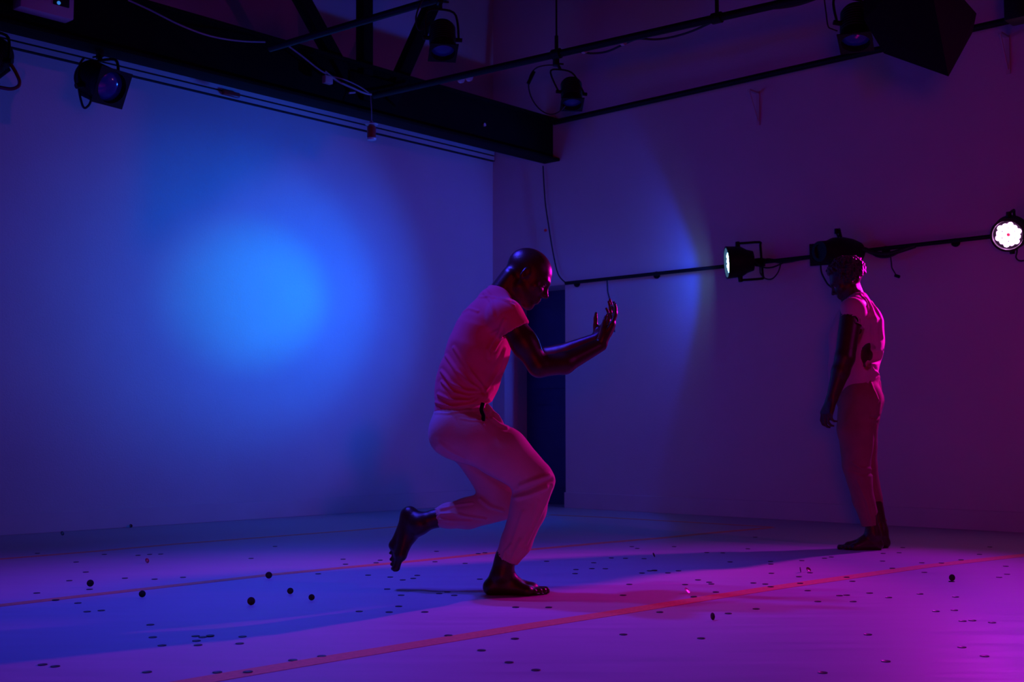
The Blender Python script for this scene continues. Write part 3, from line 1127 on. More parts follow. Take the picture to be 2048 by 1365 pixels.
def relax(v, f, it=2, lam=0.4):
    for _ in range(it):
        acc = np.zeros_like(v)
        cnt = np.zeros(len(v))
        for i in range(4):
            a, b = f[:, i], f[:, (i + 1) % 4]
            np.add.at(acc, a, v[b])
            np.add.at(cnt, a, 1)
            np.add.at(acc, b, v[a])
            np.add.at(cnt, b, 1)
        v = v * (1 - lam) + lam * acc / cnt[:, None]
    return v


def field_obj(name, fld, m, parent=None, it=2, disp=None):
    v, f = fld.mesh()
    v = relax(v, f, it)
    if disp is not None:
        n = normals(v, f)
        v = v + n * disp(v, n)[:, None]
        v = relax(v, f, 1, 0.25)
    me = bpy.data.meshes.new(name)
    me.vertices.add(len(v))
    me.vertices.foreach_set('co', v.astype(np.float32).ravel())
    me.loops.add(len(f) * 4)
    me.loops.foreach_set('vertex_index', f.astype(np.int32).ravel())
    me.polygons.add(len(f))
    me.polygons.foreach_set('loop_start', np.arange(0, len(f) * 4, 4, dtype=np.int32))
    me.polygons.foreach_set('use_smooth', np.ones(len(f), bool))
    me.update(calc_edges=True)
    me.validate()
    me.materials.append(m)
    return link(name, me, parent)


def wrinkles(lines, seed=0, base=0.0015):
    """cloth folds: each line = (points, amplitude, width); distance measured in the x-z plane"""
    rng = np.random.RandomState(seed)
    ph = rng.uniform(0, 6.28, (8, 3))
    fr = rng.uniform(12, 40, (8, 3))

    def fn(v, n):
        d = np.zeros(len(v))
        for pts, amp, wd, side in lines:
            best = np.full(len(v), 9.0)
            for a, b in zip(pts, pts[1:]):
                ax, az, bx, bz_ = a[0], a[2], b[0], b[2]
                L2 = (bx - ax) ** 2 + (bz_ - az) ** 2 + 1e-9
                t = np.clip(((v[:, 0] - ax) * (bx - ax) + (v[:, 2] - az) * (bz_ - az)) / L2, 0, 1)
                best = np.minimum(best, np.hypot(v[:, 0] - ax - t * (bx - ax), v[:, 2] - az - t * (bz_ - az)))
            g = np.exp(-(best / wd) ** 2) - 0.55 * np.exp(-(best / (wd * 2.2)) ** 2)
            if side == 'near':
                g = g * np.clip((-n[:, 1] + 0.45), 0, 1)
            elif side == 'far':
                g = g * np.clip((n[:, 1] + 0.45), 0, 1)
            d += amp * 1.6 * g
        for p_, f_ in zip(ph, fr):
            d += base / 3 * np.sin(v[:, 0] * f_[0] + p_[0]) * np.sin(v[:, 1] * f_[1] + p_[1]) * np.sin(v[:, 2] * f_[2] + p_[2])
        return d
    return fn


def hand(fl, W, f, n, t, curls, spread=0.0, sc=1.0, thumb=(0.6, 0.6, 0.35), k=0.006):
    """W wrist, f palm direction, n way the palm faces, t way the thumb lies"""
    W, f, n, t = V(W), V(f).normalized(), V(n), V(t)
    n = (n - f * n.dot(f)).normalized()
    t = (t - f * t.dot(f) - n * t.dot(n)).normalized()
    kn = [(0.028, 0.088), (0.009, 0.093), (-0.010, 0.089), (-0.027, 0.080)]
    ln = [(0.043, 0.026, 0.020), (0.047, 0.030, 0.021), (0.044, 0.028, 0.020), (0.034, 0.021, 0.018)]
    rd = [(0.0095, 0.0082, 0.0072), (0.0098, 0.0084, 0.0073), (0.0093, 0.0080, 0.0070), (0.0083, 0.0072, 0.0063)]
    for i in range(4):
        lat, h = kn[i]
        a = W + t * (lat * 0.55 * sc) + f * (0.008 * sc)
        b = W + t * (lat * sc) + f * (h * sc)
        fl.cone(a, b, 0.0155 * sc, 0.0125 * sc, k=0.014 * sc)
    fl.cone(W + t * 0.012 * sc + f * 0.03 * sc + n * 0.006 * sc, W + t * -0.012 * sc + f * 0.06 * sc + n * 0.004 * sc, 0.017 * sc, 0.015 * sc, k=0.012 * sc)
    for i in range(4):
        lat, h = kn[i]
        p_ = W + t * (lat * sc) + f * (h * sc)
        ang = 0.0
        sp_ = (1.5 - i) * spread
        for j in range(3):
            ang += curls[i][j]
            dd = (f * math.cos(ang) + n * math.sin(ang))
            dd = (dd + t * math.sin(sp_)).normalized()
            q_ = p_ + dd * (ln[i][j] * sc)
            r0 = rd[i][j] * sc
            r1 = (rd[i][j + 1] if j < 2 else 0.0058) * sc
            fl.cone(p_, q_, r0, r1, k=k * sc if j == 0 else 0.002)
            p_ = q_
    # thumb
    a = W + t * 0.020 * sc + f * 0.018 * sc + n * 0.006 * sc
    d1_ = (f * thumb[0] + t * thumb[1] + n * thumb[2]).normalized()
    b = a + d1_ * 0.040 * sc
    fl.cone(a, b, 0.0155 * sc, 0.0115 * sc, k=0.012 * sc)
    d2_ = (f * (thumb[0] + 0.35) + t * thumb[1] * 0.8 + n * thumb[2]).normalized()
    c = b + d2_ * 0.031 * sc
    fl.cone(b, c, 0.0105 * sc, 0.0092 * sc, k=0.003)
    d3_ = (f * (thumb[0] + 0.6) + t * thumb[1] * 0.5 + n * thumb[2]).normalized()
    fl.cone(c, c + d3_ * 0.024 * sc, 0.0092 * sc, 0.0066 * sc, k=0.003)


def foot(fl, ankle, heel, toe, upv, side, sc=1.0):
    """heel and toe: points on the sole; upv away from the sole; side towards the big toe"""
    ankle, heel, toe = V(ankle), V(heel), V(toe)
    u = V(upv).normalized()
    f = (toe - heel).normalized()
    sd = V(side)
    sd = (sd - f * sd.dot(f) - u * sd.dot(u)).normalized()
    L = (toe - heel).length
    hr = 0.028 * sc
    hc = heel + f * hr + u * hr
    fl.cone(hc, ankle, hr, 0.031 * sc, k=0.03)
    ball_i = heel + f * (L * 0.74) + u * 0.019 * sc + sd * 0.026 * sc
    ball_o = heel + f * (L * 0.66) + u * 0.016 * sc - sd * 0.028 * sc
    mid = heel + f * (L * 0.42) + u * 0.045 * sc + sd * 0.008
    fl.cone(ankle + f * 0.01, mid, 0.031 * sc, 0.026 * sc, k=0.03)
    fl.cone(mid, ball_i, 0.026 * sc, 0.018 * sc, k=0.022)
    fl.cone(mid - sd * 0.015, ball_o, 0.022 * sc, 0.015 * sc, k=0.022)
    fl.cone(hc, ball_o, 0.026 * sc, 0.015 * sc, k=0.02)
    fl.cone(hc, ball_i, 0.024 * sc, 0.017 * sc, k=0.02)
    fl.cone(ball_i, ball_o, 0.018 * sc, 0.015 * sc, k=0.015)
    tl = [0.93, 0.95, 0.90, 0.84, 0.76]
    for i in range(5):
        lat = 0.030 - i * 0.0145
        a = heel + f * (L * (0.76 - 0.022 * i)) + u * 0.015 * sc + sd * lat * sc
        r0 = (0.0125 if i == 0 else 0.0090 - 0.0005 * i) * sc
        b = heel + f * (L * tl[i] + 0.004) + u * (0.016 if i else 0.014) * sc + sd * (lat * 0.98) * sc
        c = heel + f * (L * (tl[i] + 0.03)) + u * 0.009 * sc + sd * (lat * 0.96) * sc
        fl.cone(a, b, r0 * 1.05, r0, k=0.008)
        fl.cone(b, c, r0, r0 * 0.92, k=0.003)
    # ankle bones
    for sg in (-1, 1):
        fl.ell(ankle + sd * (sg * 0.028 * sc) - u * 0.004, (0.014, 0.014, 0.014), k=0.012)


def head(fl, c, fwd, up, sc=1.0, hairless=True):
    """c head centre; fwd where the face looks; up crown direction"""
    c, fwd, up = V(c), V(fwd).normalized(), V(up)
    up = (up - fwd * up.dot(fwd)).normalized()
    lat = up.cross(fwd).normalized()
    rot = [tuple(fwd), tuple(lat), tuple(up)]

    def P(x, y, z):
        return c + fwd * (x * sc) + lat * (y * sc) + up * (z * sc)

    def E(x, y, z, a, b, d, k=0.012, op='add'):
        fl.ell(P(x, y, z), (a * sc, b * sc, d * sc), rot, k, op)
    E(-0.020, 0, 0.032, 0.094, 0.074, 0.082, 0.02)
    E(-0.008, 0, 0.022, 0.090, 0.070, 0.078, 0.02)
    E(0.030, 0, -0.030, 0.054, 0.058, 0.070, 0.03)
    fl.cone(P(-0.005, 0.048, -0.060), P(0.062, 0.016, -0.098), 0.020 * sc, 0.016 * sc, k=0.025)
    fl.cone(P(-0.005, -0.048, -0.060), P(0.062, -0.016, -0.098), 0.020 * sc, 0.016 * sc, k=0.025)
    fl.cone(P(0.062, 0.012, -0.098), P(0.062, -0.012, -0.098), 0.018 * sc, 0.018 * sc, k=0.015)
    E(0.040, 0, -0.065, 0.040, 0.040, 0.036, 0.02)
    # brow
    fl.cone(P(0.072, 0.034, 0.022), P(0.080, 0.010, 0.020), 0.010 * sc, 0.010 * sc, k=0.014)
    fl.cone(P(0.072, -0.034, 0.022), P(0.080, -0.010, 0.020), 0.010 * sc, 0.010 * sc, k=0.014)
    # eye sockets
    for sg in (-1, 1):
        E(0.088, sg * 0.031, 0.001, 0.016, 0.017, 0.013, 0.012, 'sub')
        E(0.066, sg * 0.031, 0.002, 0.013, 0.014, 0.012, 0.004)
        fl.cone(P(0.079, sg * 0.040, 0.006), P(0.081, sg * 0.022, 0.005), 0.0035 * sc, 0.0035 * sc, k=0.004)
        fl.cone(P(0.052, sg * 0.048, -0.022), P(0.070, sg * 0.030, -0.028), 0.014 * sc, 0.012 * sc, k=0.02)
    # nose
    fl.cone(P(0.080, 0, 0.010), P(0.100, 0, -0.026), 0.008 * sc, 0.0105 * sc, k=0.010)
    E(0.102, 0, -0.030, 0.0125, 0.012, 0.011, 0.006)
    for sg in (-1, 1):
        E(0.092, sg * 0.014, -0.034, 0.011, 0.0085, 0.008, 0.005)
        E(0.097, sg * 0.008, -0.043, 0.005, 0.0035, 0.003, 0.003, 'sub')
    # mouth
    E(0.074, 0, -0.058, 0.016, 0.026, 0.020, 0.012)
    fl.cone(P(0.088, 0.016, -0.057), P(0.088, -0.016, -0.057), 0.0062 * sc, 0.0062 * sc, k=0.006)
    fl.cone(P(0.086, 0.014, -0.071), P(0.086, -0.014, -0.071), 0.0068 * sc, 0.0068 * sc, k=0.006)
    fl.cone(P(0.097, 0.020, -0.064), P(0.097, -0.020, -0.064), 0.0022 * sc, 0.0022 * sc, k=0.003, op='sub')
    # ears
    for sg in (-1, 1):
        rt = [tuple((fwd * 0.96 - up * 0.1 + lat * sg * -0.25).normalized()), tuple((lat * 0.96 + fwd * sg * 0.25).normalized()), tuple(up)]
        fl.ell(P(-0.010, sg * 0.076, -0.004), (0.017 * sc, 0.007 * sc, 0.030 * sc), rt, 0.005)
        fl.ell(P(-0.006, sg * 0.083, 0.002), (0.009 * sc, 0.0045 * sc, 0.016 * sc), rt, 0.004, 'sub')
    return P


def eye_children(P, parent, sc=1.0):
    for sg in (-1, 1):
        c = P(0.0705, sg * 0.031, -0.001)
        mb = MB()
        bmesh.ops.create_uvsphere(mb.bm, u_segments=16, v_segments=10, radius=0.0108 * sc, matrix=Matrix.Translation(c))
        mb.build('eye', M['eye'], parent)


# ---------------------------------------------------------------- person 1, crouching on one leg
YC = 5.11
S1 = YC / F * 1.0


def A(px_, py_, dy=0.0):
    return at_y(px_, py_, YC + dy)


def person1():
    lo = (A(765, 700).x - 0.02, YC - 0.36, -0.01)
    hi = (A(1250, 700).x + 0.04, YC + 0.36, 1.48)
    b = Field(lo, hi, 0.0045)
    s = S1
    # torso under the clothes
    b.cone(A(917, 850), A(928, 795), 46 * s, 40 * s, k=0.03, sy=1.35)
    b.cone(A(928, 795), A(955, 705), 40 * s, 50 * s, k=0.03, sy=1.4)
    b.cone(A(955, 705), A(980, 640), 50 * s, 42 * s, k=0.03, sy=1.6)
    b.cone(A(998, 630, -0.12), A(998, 630, 0.12), 24 * s, 24 * s, k=0.03)
    # neck
    b.cone(A(1000, 612), A(1040, 572), 31 * s, 27 * s, k=0.025)
    b.cone(A(985, 600), A(1022, 555), 20 * s, 22 * s, k=0.03, sy=1.5)
    fw = V((0.835, 0.0, -0.55))
    up = V((0.55, 0.0, 0.835))
    fw = (fw + V((0, -0.10, 0))).normalized()
    P = head(b, A(1058, 555), fw, up, 1.0)
    # arms
    for sg in (-1, 1):
        near = sg < 0
        sh = A(1018, 638, sg * 0.185)
        el = A(1078, 733, sg * 0.185) if near else A(1068, 716, 0.20)
        mf = A(1128, 727, sg * 0.150) if near else A(1118, 711, 0.155)
        wr = A(1201, 690, sg * 0.075) if near else A(1192, 680, 0.075)
        b.cone(A(1000, 630, sg * 0.12), sh, 24 * s, 23 * s, k=0.02)
        b.cone(sh, (sh + (el - sh) * 0.55), 25 * s, 25.5 * s, k=0.02)
        b.cone(sh + (el - sh) * 0.5, el, 25.5 * s, 21 * s, k=0.02)
        b.cone(el, mf, 21.5 * s, 21 * s, k=0.012)
        b.cone(mf, wr, 21 * s, 13.5 * s, k=0.015)
        if near:
            hand(b, A(1203, 687, -0.075), V((0.52, 0.10, 0.85)), V((-0.9, 0.2, 0.45)), V((-0.2, -1, 0.05)),
                 [(0.18, 0.32, 0.20), (0.24, 0.38, 0.24), (0.30, 0.42, 0.26), (0.38, 0.45, 0.30)], spread=0.02, sc=0.98,
                 thumb=(1.0, 0.22, 0.45))
        else:
            hand(b, A(1193, 680, 0.075), V((0.52, -0.10, 0.85)), V((-0.9, -0.2, 0.45)), V((-0.25, 1, 0.05)),
                 [(0.16, 0.30, 0.2), (0.22, 0.36, 0.22), (0.28, 0.38, 0.25), (0.36, 0.42, 0.28)], spread=0.03, sc=0.98,
                 thumb=(1.0, 0.12, 0.8))
    # legs under the trousers and the ankles and feet
    b.cone(A(925, 862, -0.085), A(1060, 955, -0.08), 42 * s, 27 * s, k=0.03)
    b.cone(A(1066, 960, -0.08), A(1047, 1040, -0.055), 26 * s, 25 * s, k=0.02)
    b.cone(A(1047, 1040, -0.055), A(1010, 1125, -0.035), 25 * s, 19 * s, k=0.02)
    ank = A(1003, 1150, -0.035)
    b.cone(A(1010, 1114, -0.035), ank, 18.5 * s, 20 * s, k=0.02)
    hy = YC - 0.035
    h0 = at_y(968, 1184, hy)
    t0 = at_y(1099, 1184, hy)
    h0.z = t0.z = 0.001
    foot(b, ank, h0, t0, V((0, 0, 1)), V((0, 1, 0)), 1.08)
    # raised leg
    b.cone(A(925, 865, 0.085), A(1000, 1003, 0.085), 42 * s, 27 * s, k=0.03)
    b.cone(A(1000, 1008, 0.085), A(940, 1026, 0.085), 27 * s, 25 * s, k=0.02)
    b.cone(A(940, 1026, 0.085), A(868, 1038, 0.085), 25 * s, 17 * s, k=0.02)
    ank2 = A(838, 1047, 0.085)
    b.cone(A(870, 1038, 0.085), ank2, 17.5 * s, 19 * s, k=0.02)
    hh_ = A(809, 1013, 0.085)
    tt_ = A(777, 1137, 0.105)
    fdir = (tt_ - hh_).normalized()
    upv = V((fdir.z, 0, -fdir.x))
    if upv.x < 0:
        upv = -upv
    upv = upv * math.cos(0.6) + V((0, 1, 0)) * math.sin(0.6)
    foot(b, ank2, hh_, tt_, upv, V((0, -1, 0)), 1.18)
    body = field_obj('person', b, M['skin'], None, it=1)
    tag(body, 'dancer in coral T-shirt and beige trousers crouching on one bare foot, hands raised', 'person')
    eye_children(P, body)

    # ---- shirt
    lo = (A(845, 700).x, YC - 0.34, A(900, 850).z)
    hi = (A(1080, 700).x, YC + 0.34, A(1000, 545).z)
    t = Field(lo, hi, 0.005)
    t.cone(A(924, 822), A(926, 790), 57 * s, 54 * s, k=0.03, sy=1.34)
    t.cone(A(926, 790), A(938, 755), 54 * s, 59 * s, k=0.03, sy=1.34)
    t.cone(A(938, 755), A(957, 700), 59 * s, 61 * s, k=0.03, sy=1.32)
    t.cone(A(957, 700), A(972, 655), 61 * s, 54 * s, k=0.03, sy=1.42)
    t.cone(A(966, 660), A(985, 605), 50 * s, 30 * s, k=0.03, sy=1.7)
    t.cone(A(988, 612), A(1002, 594), 33 * s, 29 * s, k=0.02, sy=1.15)
    for sg in (-1, 1):
        t.cone(A(990, 612, sg * 0.07), A(1012, 634, sg * 0.175), 31 * s, 33 * s, k=0.04)
        e0, e1 = (A(1012, 632, sg * 0.18), A(1036, 672, sg * 0.185))
        t.cone(e0, e1, 33 * s, 32 * s, k=0.025)
        ax = (e1 - e0).normalized()
        box_lo = (A(985, 700).x, YC + (sg * 0.27 if sg < 0 else 0.10) - 0.06, A(1000, 705).z)
        box_hi = (A(1075, 700).x, YC + (0.27 if sg > 0 else -0.10) + 0.06, A(1000, 635).z)
        ce = A(1029, 663, sg * 0.185)
        # sleeve end: cut square to the arm, then hollow
        g = t.region(box_lo, box_hi)
        sl, X, Y, Z = g
        dpl = (X - ce.x) * ax.x + (Y - ce.y) * ax.y + (Z - ce.z) * ax.z
        # only where we are within the arm's own column
        rx, ry, rz = X - ce.x, Y - ce.y, Z - ce.z
        rad = np.sqrt(np.maximum(rx ** 2 + ry ** 2 + rz ** 2 - dpl ** 2, 0))
        lim = 37 * s
        keep = np.where(rad < lim, dpl, -1)
        cur = t.F[sl]
        t.F[sl] = np.maximum(cur, keep.astype(np.float32))
        t.cone(ce - ax * 0.02, ce + ax * 0.05, 27.5 * s, 27.5 * s, k=0.003, op='sub')
    # restore the chest after the sleeve cut
    t.cone(A(950, 720), A(970, 665), 57 * s, 52 * s, k=0.02, sy=1.32)
    # neck opening
    nk = (A(1026, 575) - A(1003, 598)).normalized()
    t.cone(A(1002, 597), A(1040, 560), 29.5 * s, 29.5 * s, k=0.006, op='sub')
    t.cone(A(1003, 588), A(978, 575), 3 * s, 3 * s, k=0.002)
    # collar ring
    x_, y_, d_ = basis(nk)
    cc_ = A(1003, 597)
    prev = None
    for i in range(25):
        a_ = 2 * math.pi * i / 24
        q_ = cc_ + x_ * (31.5 * s * math.cos(a_)) + y_ * (31.5 * s * math.sin(a_))
        if prev is not None:
            t.cone(prev, q_, 0.0065, 0.0065, k=0.010)
        prev = q_
    # knot at the front
    t.cone(A(968, 789, -0.115), A(980, 779, -0.085), 0.024, 0.020, k=0.012)
    t.cone(A(972, 790, -0.100), A(979, 818, -0.085), 0.012, 0.016, k=0.012)
    # hem
    hemn = A(880, 835) - A(880, 800)
    t.cut(A(868, 829), (A(868, 829) - A(858, 780)) + V((0.00, 0, 0)), None, None)
    Wl = []

    def wl(pts, amp, wd, side='near'):
        Wl.append(([A(*p_) for p_ in pts], amp, wd, side))
    wl([(884, 745), (905, 770), (935, 785), (962, 786)], 0.010, 0.007)
    wl([(884, 765), (908, 787), (940, 795), (964, 790)], 0.009, 0.006)
    wl([(878, 790), (905, 803), (940, 803), (966, 792)], 0.009, 0.006)
    wl([(872, 806), (905, 816), (945, 810), (966, 796)], 0.008, 0.006)
    wl([(895, 715), (915, 745), (945, 772), (966, 784)], 0.008, 0.007)
    wl([(910, 700), (928, 728), (950, 755), (970, 780)], 0.006, 0.007)
    wl([(1000, 672), (985, 690), (978, 705), (980, 720)], 0.008, 0.006)
    wl([(1004, 680), (996, 694), (990, 706)], 0.006, 0.005)
    wl([(1012, 700), (1002, 735), (985, 765), (972, 785)], 0.008, 0.007)
    wl([(922, 628), (940, 622), (958, 630)], 0.004, 0.006)
    wl([(975, 583), (995, 605), (1020, 612)], 0.004, 0.006)
    wl([(968, 590), (985, 612), (990, 640)], 0.005, 0.007)
    wl([(958, 598), (980, 600), (1005, 608), (1030, 622)], 0.003, 0.005)
    wl([(1010, 650), (1000, 668), (985, 676)], 0.006, 0.006)
    field_obj('shirt', t, M['coral'], body, it=2, disp=wrinkles(Wl, 3, 0.004))

    # ---- trousers
    lo = (A(835, 700).x, YC - 0.28, A(1000, 1145).z)
    hi = (A(1125, 700).x, YC + 0.28, A(900, 795).z)
    t = Field(lo, hi, 0.005)
    t.cone(A(916, 855), A(922, 822), 55 * s, 52 * s, k=0.03, sy=1.42)
    # seat
    t.cone(A(911, 866, -0.075), A(945, 872, -0.08), 53 * s, 53 * s, k=0.03)
    t.cone(A(911, 866, 0.075), A(940, 880, 0.08), 52 * s, 48 * s, k=0.03)
    t.cone(A(945, 872, -0.085), A(1006, 906, -0.09), 53 * s, 49 * s, k=0.03)
    t.cone(A(1006, 906, -0.09), A(1066, 957, -0.085), 49 * s, 39 * s, k=0.03)
    t.cone(A(1068, 966, -0.085), A(1056, 1020, -0.065), 38.5 * s, 35 * s, k=0.025)
    t.cone(A(1056, 1020, -0.065), A(1033, 1085, -0.045), 35 * s, 29 * s, k=0.02)
    t.cone(A(1033, 1085, -0.045), A(1013, 1120, -0.035), 29 * s, 23.5 * s, k=0.015)
    # far leg
    t.cone(A(940, 880, 0.085), A(1003, 1000, 0.085), 46 * s, 35 * s, k=0.03)
    t.cone(A(1002, 1008, 0.085), A(935, 1027, 0.085), 34 * s, 31 * s, k=0.02)
    t.cone(A(935, 1027, 0.085), A(898, 1033, 0.085), 31 * s, 26 * s, k=0.015)
    t.cone(A(898, 1033, 0.085), A(872, 1038, 0.085), 26 * s, 19.5 * s, k=0.01)
    # cuffs: cut and hollow
    ax = (A(1012, 1124, -0.035) - A(1033, 1082, -0.045)).normalized()
    ce = A(1013, 1120, -0.035)
    t.cut(ce, ax, (A(960, 0).x, YC - 0.25, lo[2]), (A(1070, 0).x, YC + 0.04, A(1000, 1095).z))
    t.cone(ce - ax * 0.015, ce + ax * 0.04, 20.5 * s, 20.5 * s, k=0.003, op='sub')
    ax = (A(870, 1038.5, 0.085) - A(900, 1033, 0.085)).normalized()
    ce = A(872, 1038, 0.085)
    t.cut(ce, ax, (lo[0], YC - 0.1, A(0, 1090).z), (A(885, 0).x, YC + 0.25, A(0, 1000).z))
    t.cone(ce - ax * 0.02, ce + ax * 0.04, 18 * s, 18 * s, k=0.003, op='sub')
    # fly fold / pocket flap at the front
    t.cone(A(975, 812, -0.105), A(1000, 845, -0.11), 0.010, 0.012, k=0.014)
    t.cone(A(968, 812, -0.14), A(972, 845, -0.15), 0.010, 0.004, k=0.006, op='sub')
    Wl.clear()
    wl([(1100, 958), (1075, 968), (1050, 980), (1030, 986)], -0.013, 0.010)
    wl([(1095, 948), (1065, 958), (1040, 968)], 0.008, 0.009)
    wl([(1090, 972), (1060, 985), (1035, 992)], 0.008, 0.009)
    wl([(1102, 968), (1090, 1005), (1075, 1040), (1052, 1085)], 0.006, 0.005)
    wl([(1075, 1000), (1060, 1050), (1035, 1090)], 0.004, 0.008)
    wl([(1045, 1020), (1032, 1060), (1018, 1100)], 0.004, 0.008)
    wl([(1022, 1085), (1010, 1100), (1005, 1115)], 0.005, 0.005)
    wl([(1040, 1075), (1030, 1098), (1022, 1118)], 0.005, 0.005)
    wl([(985, 838), (1000, 850), (1015, 855)], 0.008, 0.006)
    wl([(990, 828), (1008, 840), (1018, 850)], 0.007, 0.006)
    wl([(870, 826), (900, 828), (935, 822), (965, 820)], 0.003, 0.005)
    wl([(925, 838), (945, 842), (968, 842)], 0.003, 0.004)
    wl([(880, 1030), (905, 1028), (935, 1035), (970, 1040)], 0.006, 0.006, 'near')
    wl([(878, 1042), (905, 1044), (940, 1045)], 0.005, 0.005, 'near')
    wl([(880, 1020), (910, 1012), (945, 1008)], 0.005, 0.005, 'near')
    wl([(885, 900), (930, 925), (975, 950), (1020, 980)], -0.006, 0.014)
    wl([(880, 880), (900, 900), (930, 915)], 0.003, 0.008)
    wl([(960, 1000), (980, 1015), (1005, 1022)], 0.008, 0.008, 'near')
    field_obj('trousers', t, M['beige'], body, it=2, disp=wrinkles(Wl, 5, 0.004))
    # zip tag and dark pocket gap
    mb = MB()
    zc = A(966, 822, -0.178)
    mb.tube([A(966, 807, -0.165), A(963, 820, -0.172), A(967, 832, -0.172), A(966, 842, -0.168)], 0.0085, n=10, sub=4)
    mb.build('belt_loop', M['beam'], body)
    mb = MB()
    mb.box(A(969, 853, -0.180), V((0.004, 0, 0.002)), V((0, 0.002, 0)), V((-0.003, 0, 0.011)), 0.001)
    mb.build('zip_tag', M['pale'], body)
    return body


person1()

# ---------------------------------------------------------------- person 2, standing with bowed head
YC2 = 7.01
S2 = YC2 / F


def B(px_, py_, dy=0.0):
    return at_y(px_, py_, YC2 + dy)


def person2():
    s = S2
    lo = (B(1595, 700).x, YC2 - 0.34, -0.01)
    hi = (B(1815, 700).x, YC2 + 0.34, 1.72)
    b = Field(lo, hi, 0.005)
    b.cone(B(1716, 800), B(1714, 745), 33 * s, 27 * s, k=0.03, sy=1.5)
    b.cone(B(1714, 745), B(1714, 665), 27 * s, 36 * s, k=0.03, sy=1.5)
    b.cone(B(1714, 665), B(1712, 622), 36 * s, 26 * s, k=0.03, sy=1.9)
    b.cone(B(1710, 615, -0.14), B(1710, 615, 0.14), 19 * s, 19 * s, k=0.03)
    b.cone(B(1714, 610), B(1703, 578), 21 * s, 19 * s, k=0.02)
    fw = V((-0.84, 0.20, -0.50))
    up = V((-0.50, 0.0, 0.86))
    P = head(b, B(1692, 561), fw, up, 0.97)
    for sg in (-1, 1):
        sh = B(1704, 618, sg * 0.19)
        if sg < 0:
            el, wr = B(1690, 716, -0.235), B(1665, 795, -0.225)
        else:
            el, wr = B(1728, 712, 0.25), B(1712, 780, 0.22)
        b.cone(B(1710, 615, sg * 0.14), sh, 19 * s, 20 * s, k=0.03)
        b.cone(sh, el, 21.5 * s, 19 * s, k=0.02)
        b.cone(el, el + (wr - el) * 0.35, 19 * s, 17.5 * s, k=0.012)
        b.cone(el + (wr - el) * 0.35, wr, 17.5 * s, 11.5 * s, k=0.012)
        dd = (wr - el).normalized()
        hand(b, wr, dd + V((-0.05, 0, 0)), V((0.9, -sg * 0.5, 0.2)), V((-0.5, -sg * 0.9, 0)),
             [(0.35, 0.6, 0.5), (0.45, 0.7, 0.5), (0.5, 0.75, 0.5), (0.6, 0.8, 0.5)], 0.03, 1.08, thumb=(0.8, 0.2, 0.5), k=0.006)
    for sg in (-1, 1):
        hipx, kx, ax_ = (1716, 1713, 1746) if sg < 0 else (1724, 1732, 1762)
        dy = sg * 0.085
        b.cone(B(hipx, 810, dy), B(kx, 935, dy), 30 * s, 20 * s, k=0.03)
        b.cone(B(kx, 935, dy), B(ax_, 1060, sg * 0.06), 20 * s, 12.5 * s, k=0.02)
        fy = YC2 + sg * 0.06
        if sg < 0:
            hx, tx = 1765, 1677
        else:
            hx, tx = 1779, 1694
        hz = at_y(hx, 1098, fy)
        tz = at_y(tx, 1098, fy)
        hz.z = tz.z = 0.001
        an = at_y(hx - 17, 1070, fy)
        b.cone(B(ax_, 1060, sg * 0.06), an, 12.5 * s, 12.5 * s, k=0.02)
        foot(b, an, hz, tz, V((0, 0, 1)), V((0, -sg, 0)), 0.98)
    body = field_obj('person', b, M['skin'], None, it=1)
    tag(body, 'standing dancer in torn pale pink T-shirt and loose trousers, head bowed, facing left', 'person')
    eye_children(P, body, 0.97)
    # hair: short curls
    lo = (B(1645, 700).x, YC2 - 0.14, B(1690, 612).z)
    hi = (B(1745, 700).x, YC2 + 0.14, B(1690, 512).z)
    t = Field(lo, hi, 0.0035)
    fwn = fw.normalized()
    upn = (up - fwn * up.dot(fwn)).normalized()
    latn = upn.cross(fwn)
    rng = random.Random(4)
    rot = [tuple(fwn), tuple(latn), tuple(upn)]
    t.ell(P(-0.022, 0, 0.036), (0.094, 0.078, 0.083), rot, 0.01)
    n_ = 420
    for i in range(n_):
        z = 1 - 2 * (i + 0.5) / n_
        a_ = i * 2.39996
        rr = math.sqrt(1 - z * z)
        ux, uy, uz = rr * math.cos(a_), rr * math.sin(a_), z
        # hairline: no curls over the face and neck
        if ux > 0.45 and uz < 0.50:
            continue
        if uz < -0.55:
            continue
        e = 0.006 + rng.random() * 0.010
        c = P(-0.022 + ux * (0.094 + e), uy * (0.078 + e), 0.036 + uz * (0.084 + e))
        r_ = 0.0075 + rng.random() * 0.005
        c2 = c + V((rng.uniform(-1, 1), rng.uniform(-1, 1), rng.uniform(-1, 1))) * 0.008
        t.cone(c, c2, r_, r_ * 0.8, k=0.004)
    t.ell(P(0.070, 0, -0.045), (0.085, 0.085, 0.065), rot, 0.006, 'sub')
    t.ell(P(0.09, 0, 0.0), (0.04, 0.05, 0.035), rot, 0.006, 'sub')
    field_obj('hair', t, M['hair'], body, it=0)

    # shirt
    lo = (B(1600, 700).x, YC2 - 0.34, B(1700, 812).z)
    hi = (B(1810, 700).x, YC2 + 0.34, B(1700, 578).z)
    t = Field(lo, hi, 0.005)
    t.cone(B(1706, 790), B(1706, 740), 44 * s, 46 * s, k=0.03, sy=1.28)
    t.cone(B(1706, 740), B(1713, 680), 46 * s, 51 * s, k=0.03, sy=1.28)
    t.cone(B(1713, 680), B(1717, 645), 51 * s, 45 * s, k=0.03, sy=1.35)
    t.cone(B(1716, 645), B(1714, 615), 43 * s, 27 * s, k=0.03, sy=1.9)
    t.cone(B(1712, 608), B(1711, 603), 25 * s, 23 * s, k=0.02, sy=1.3)
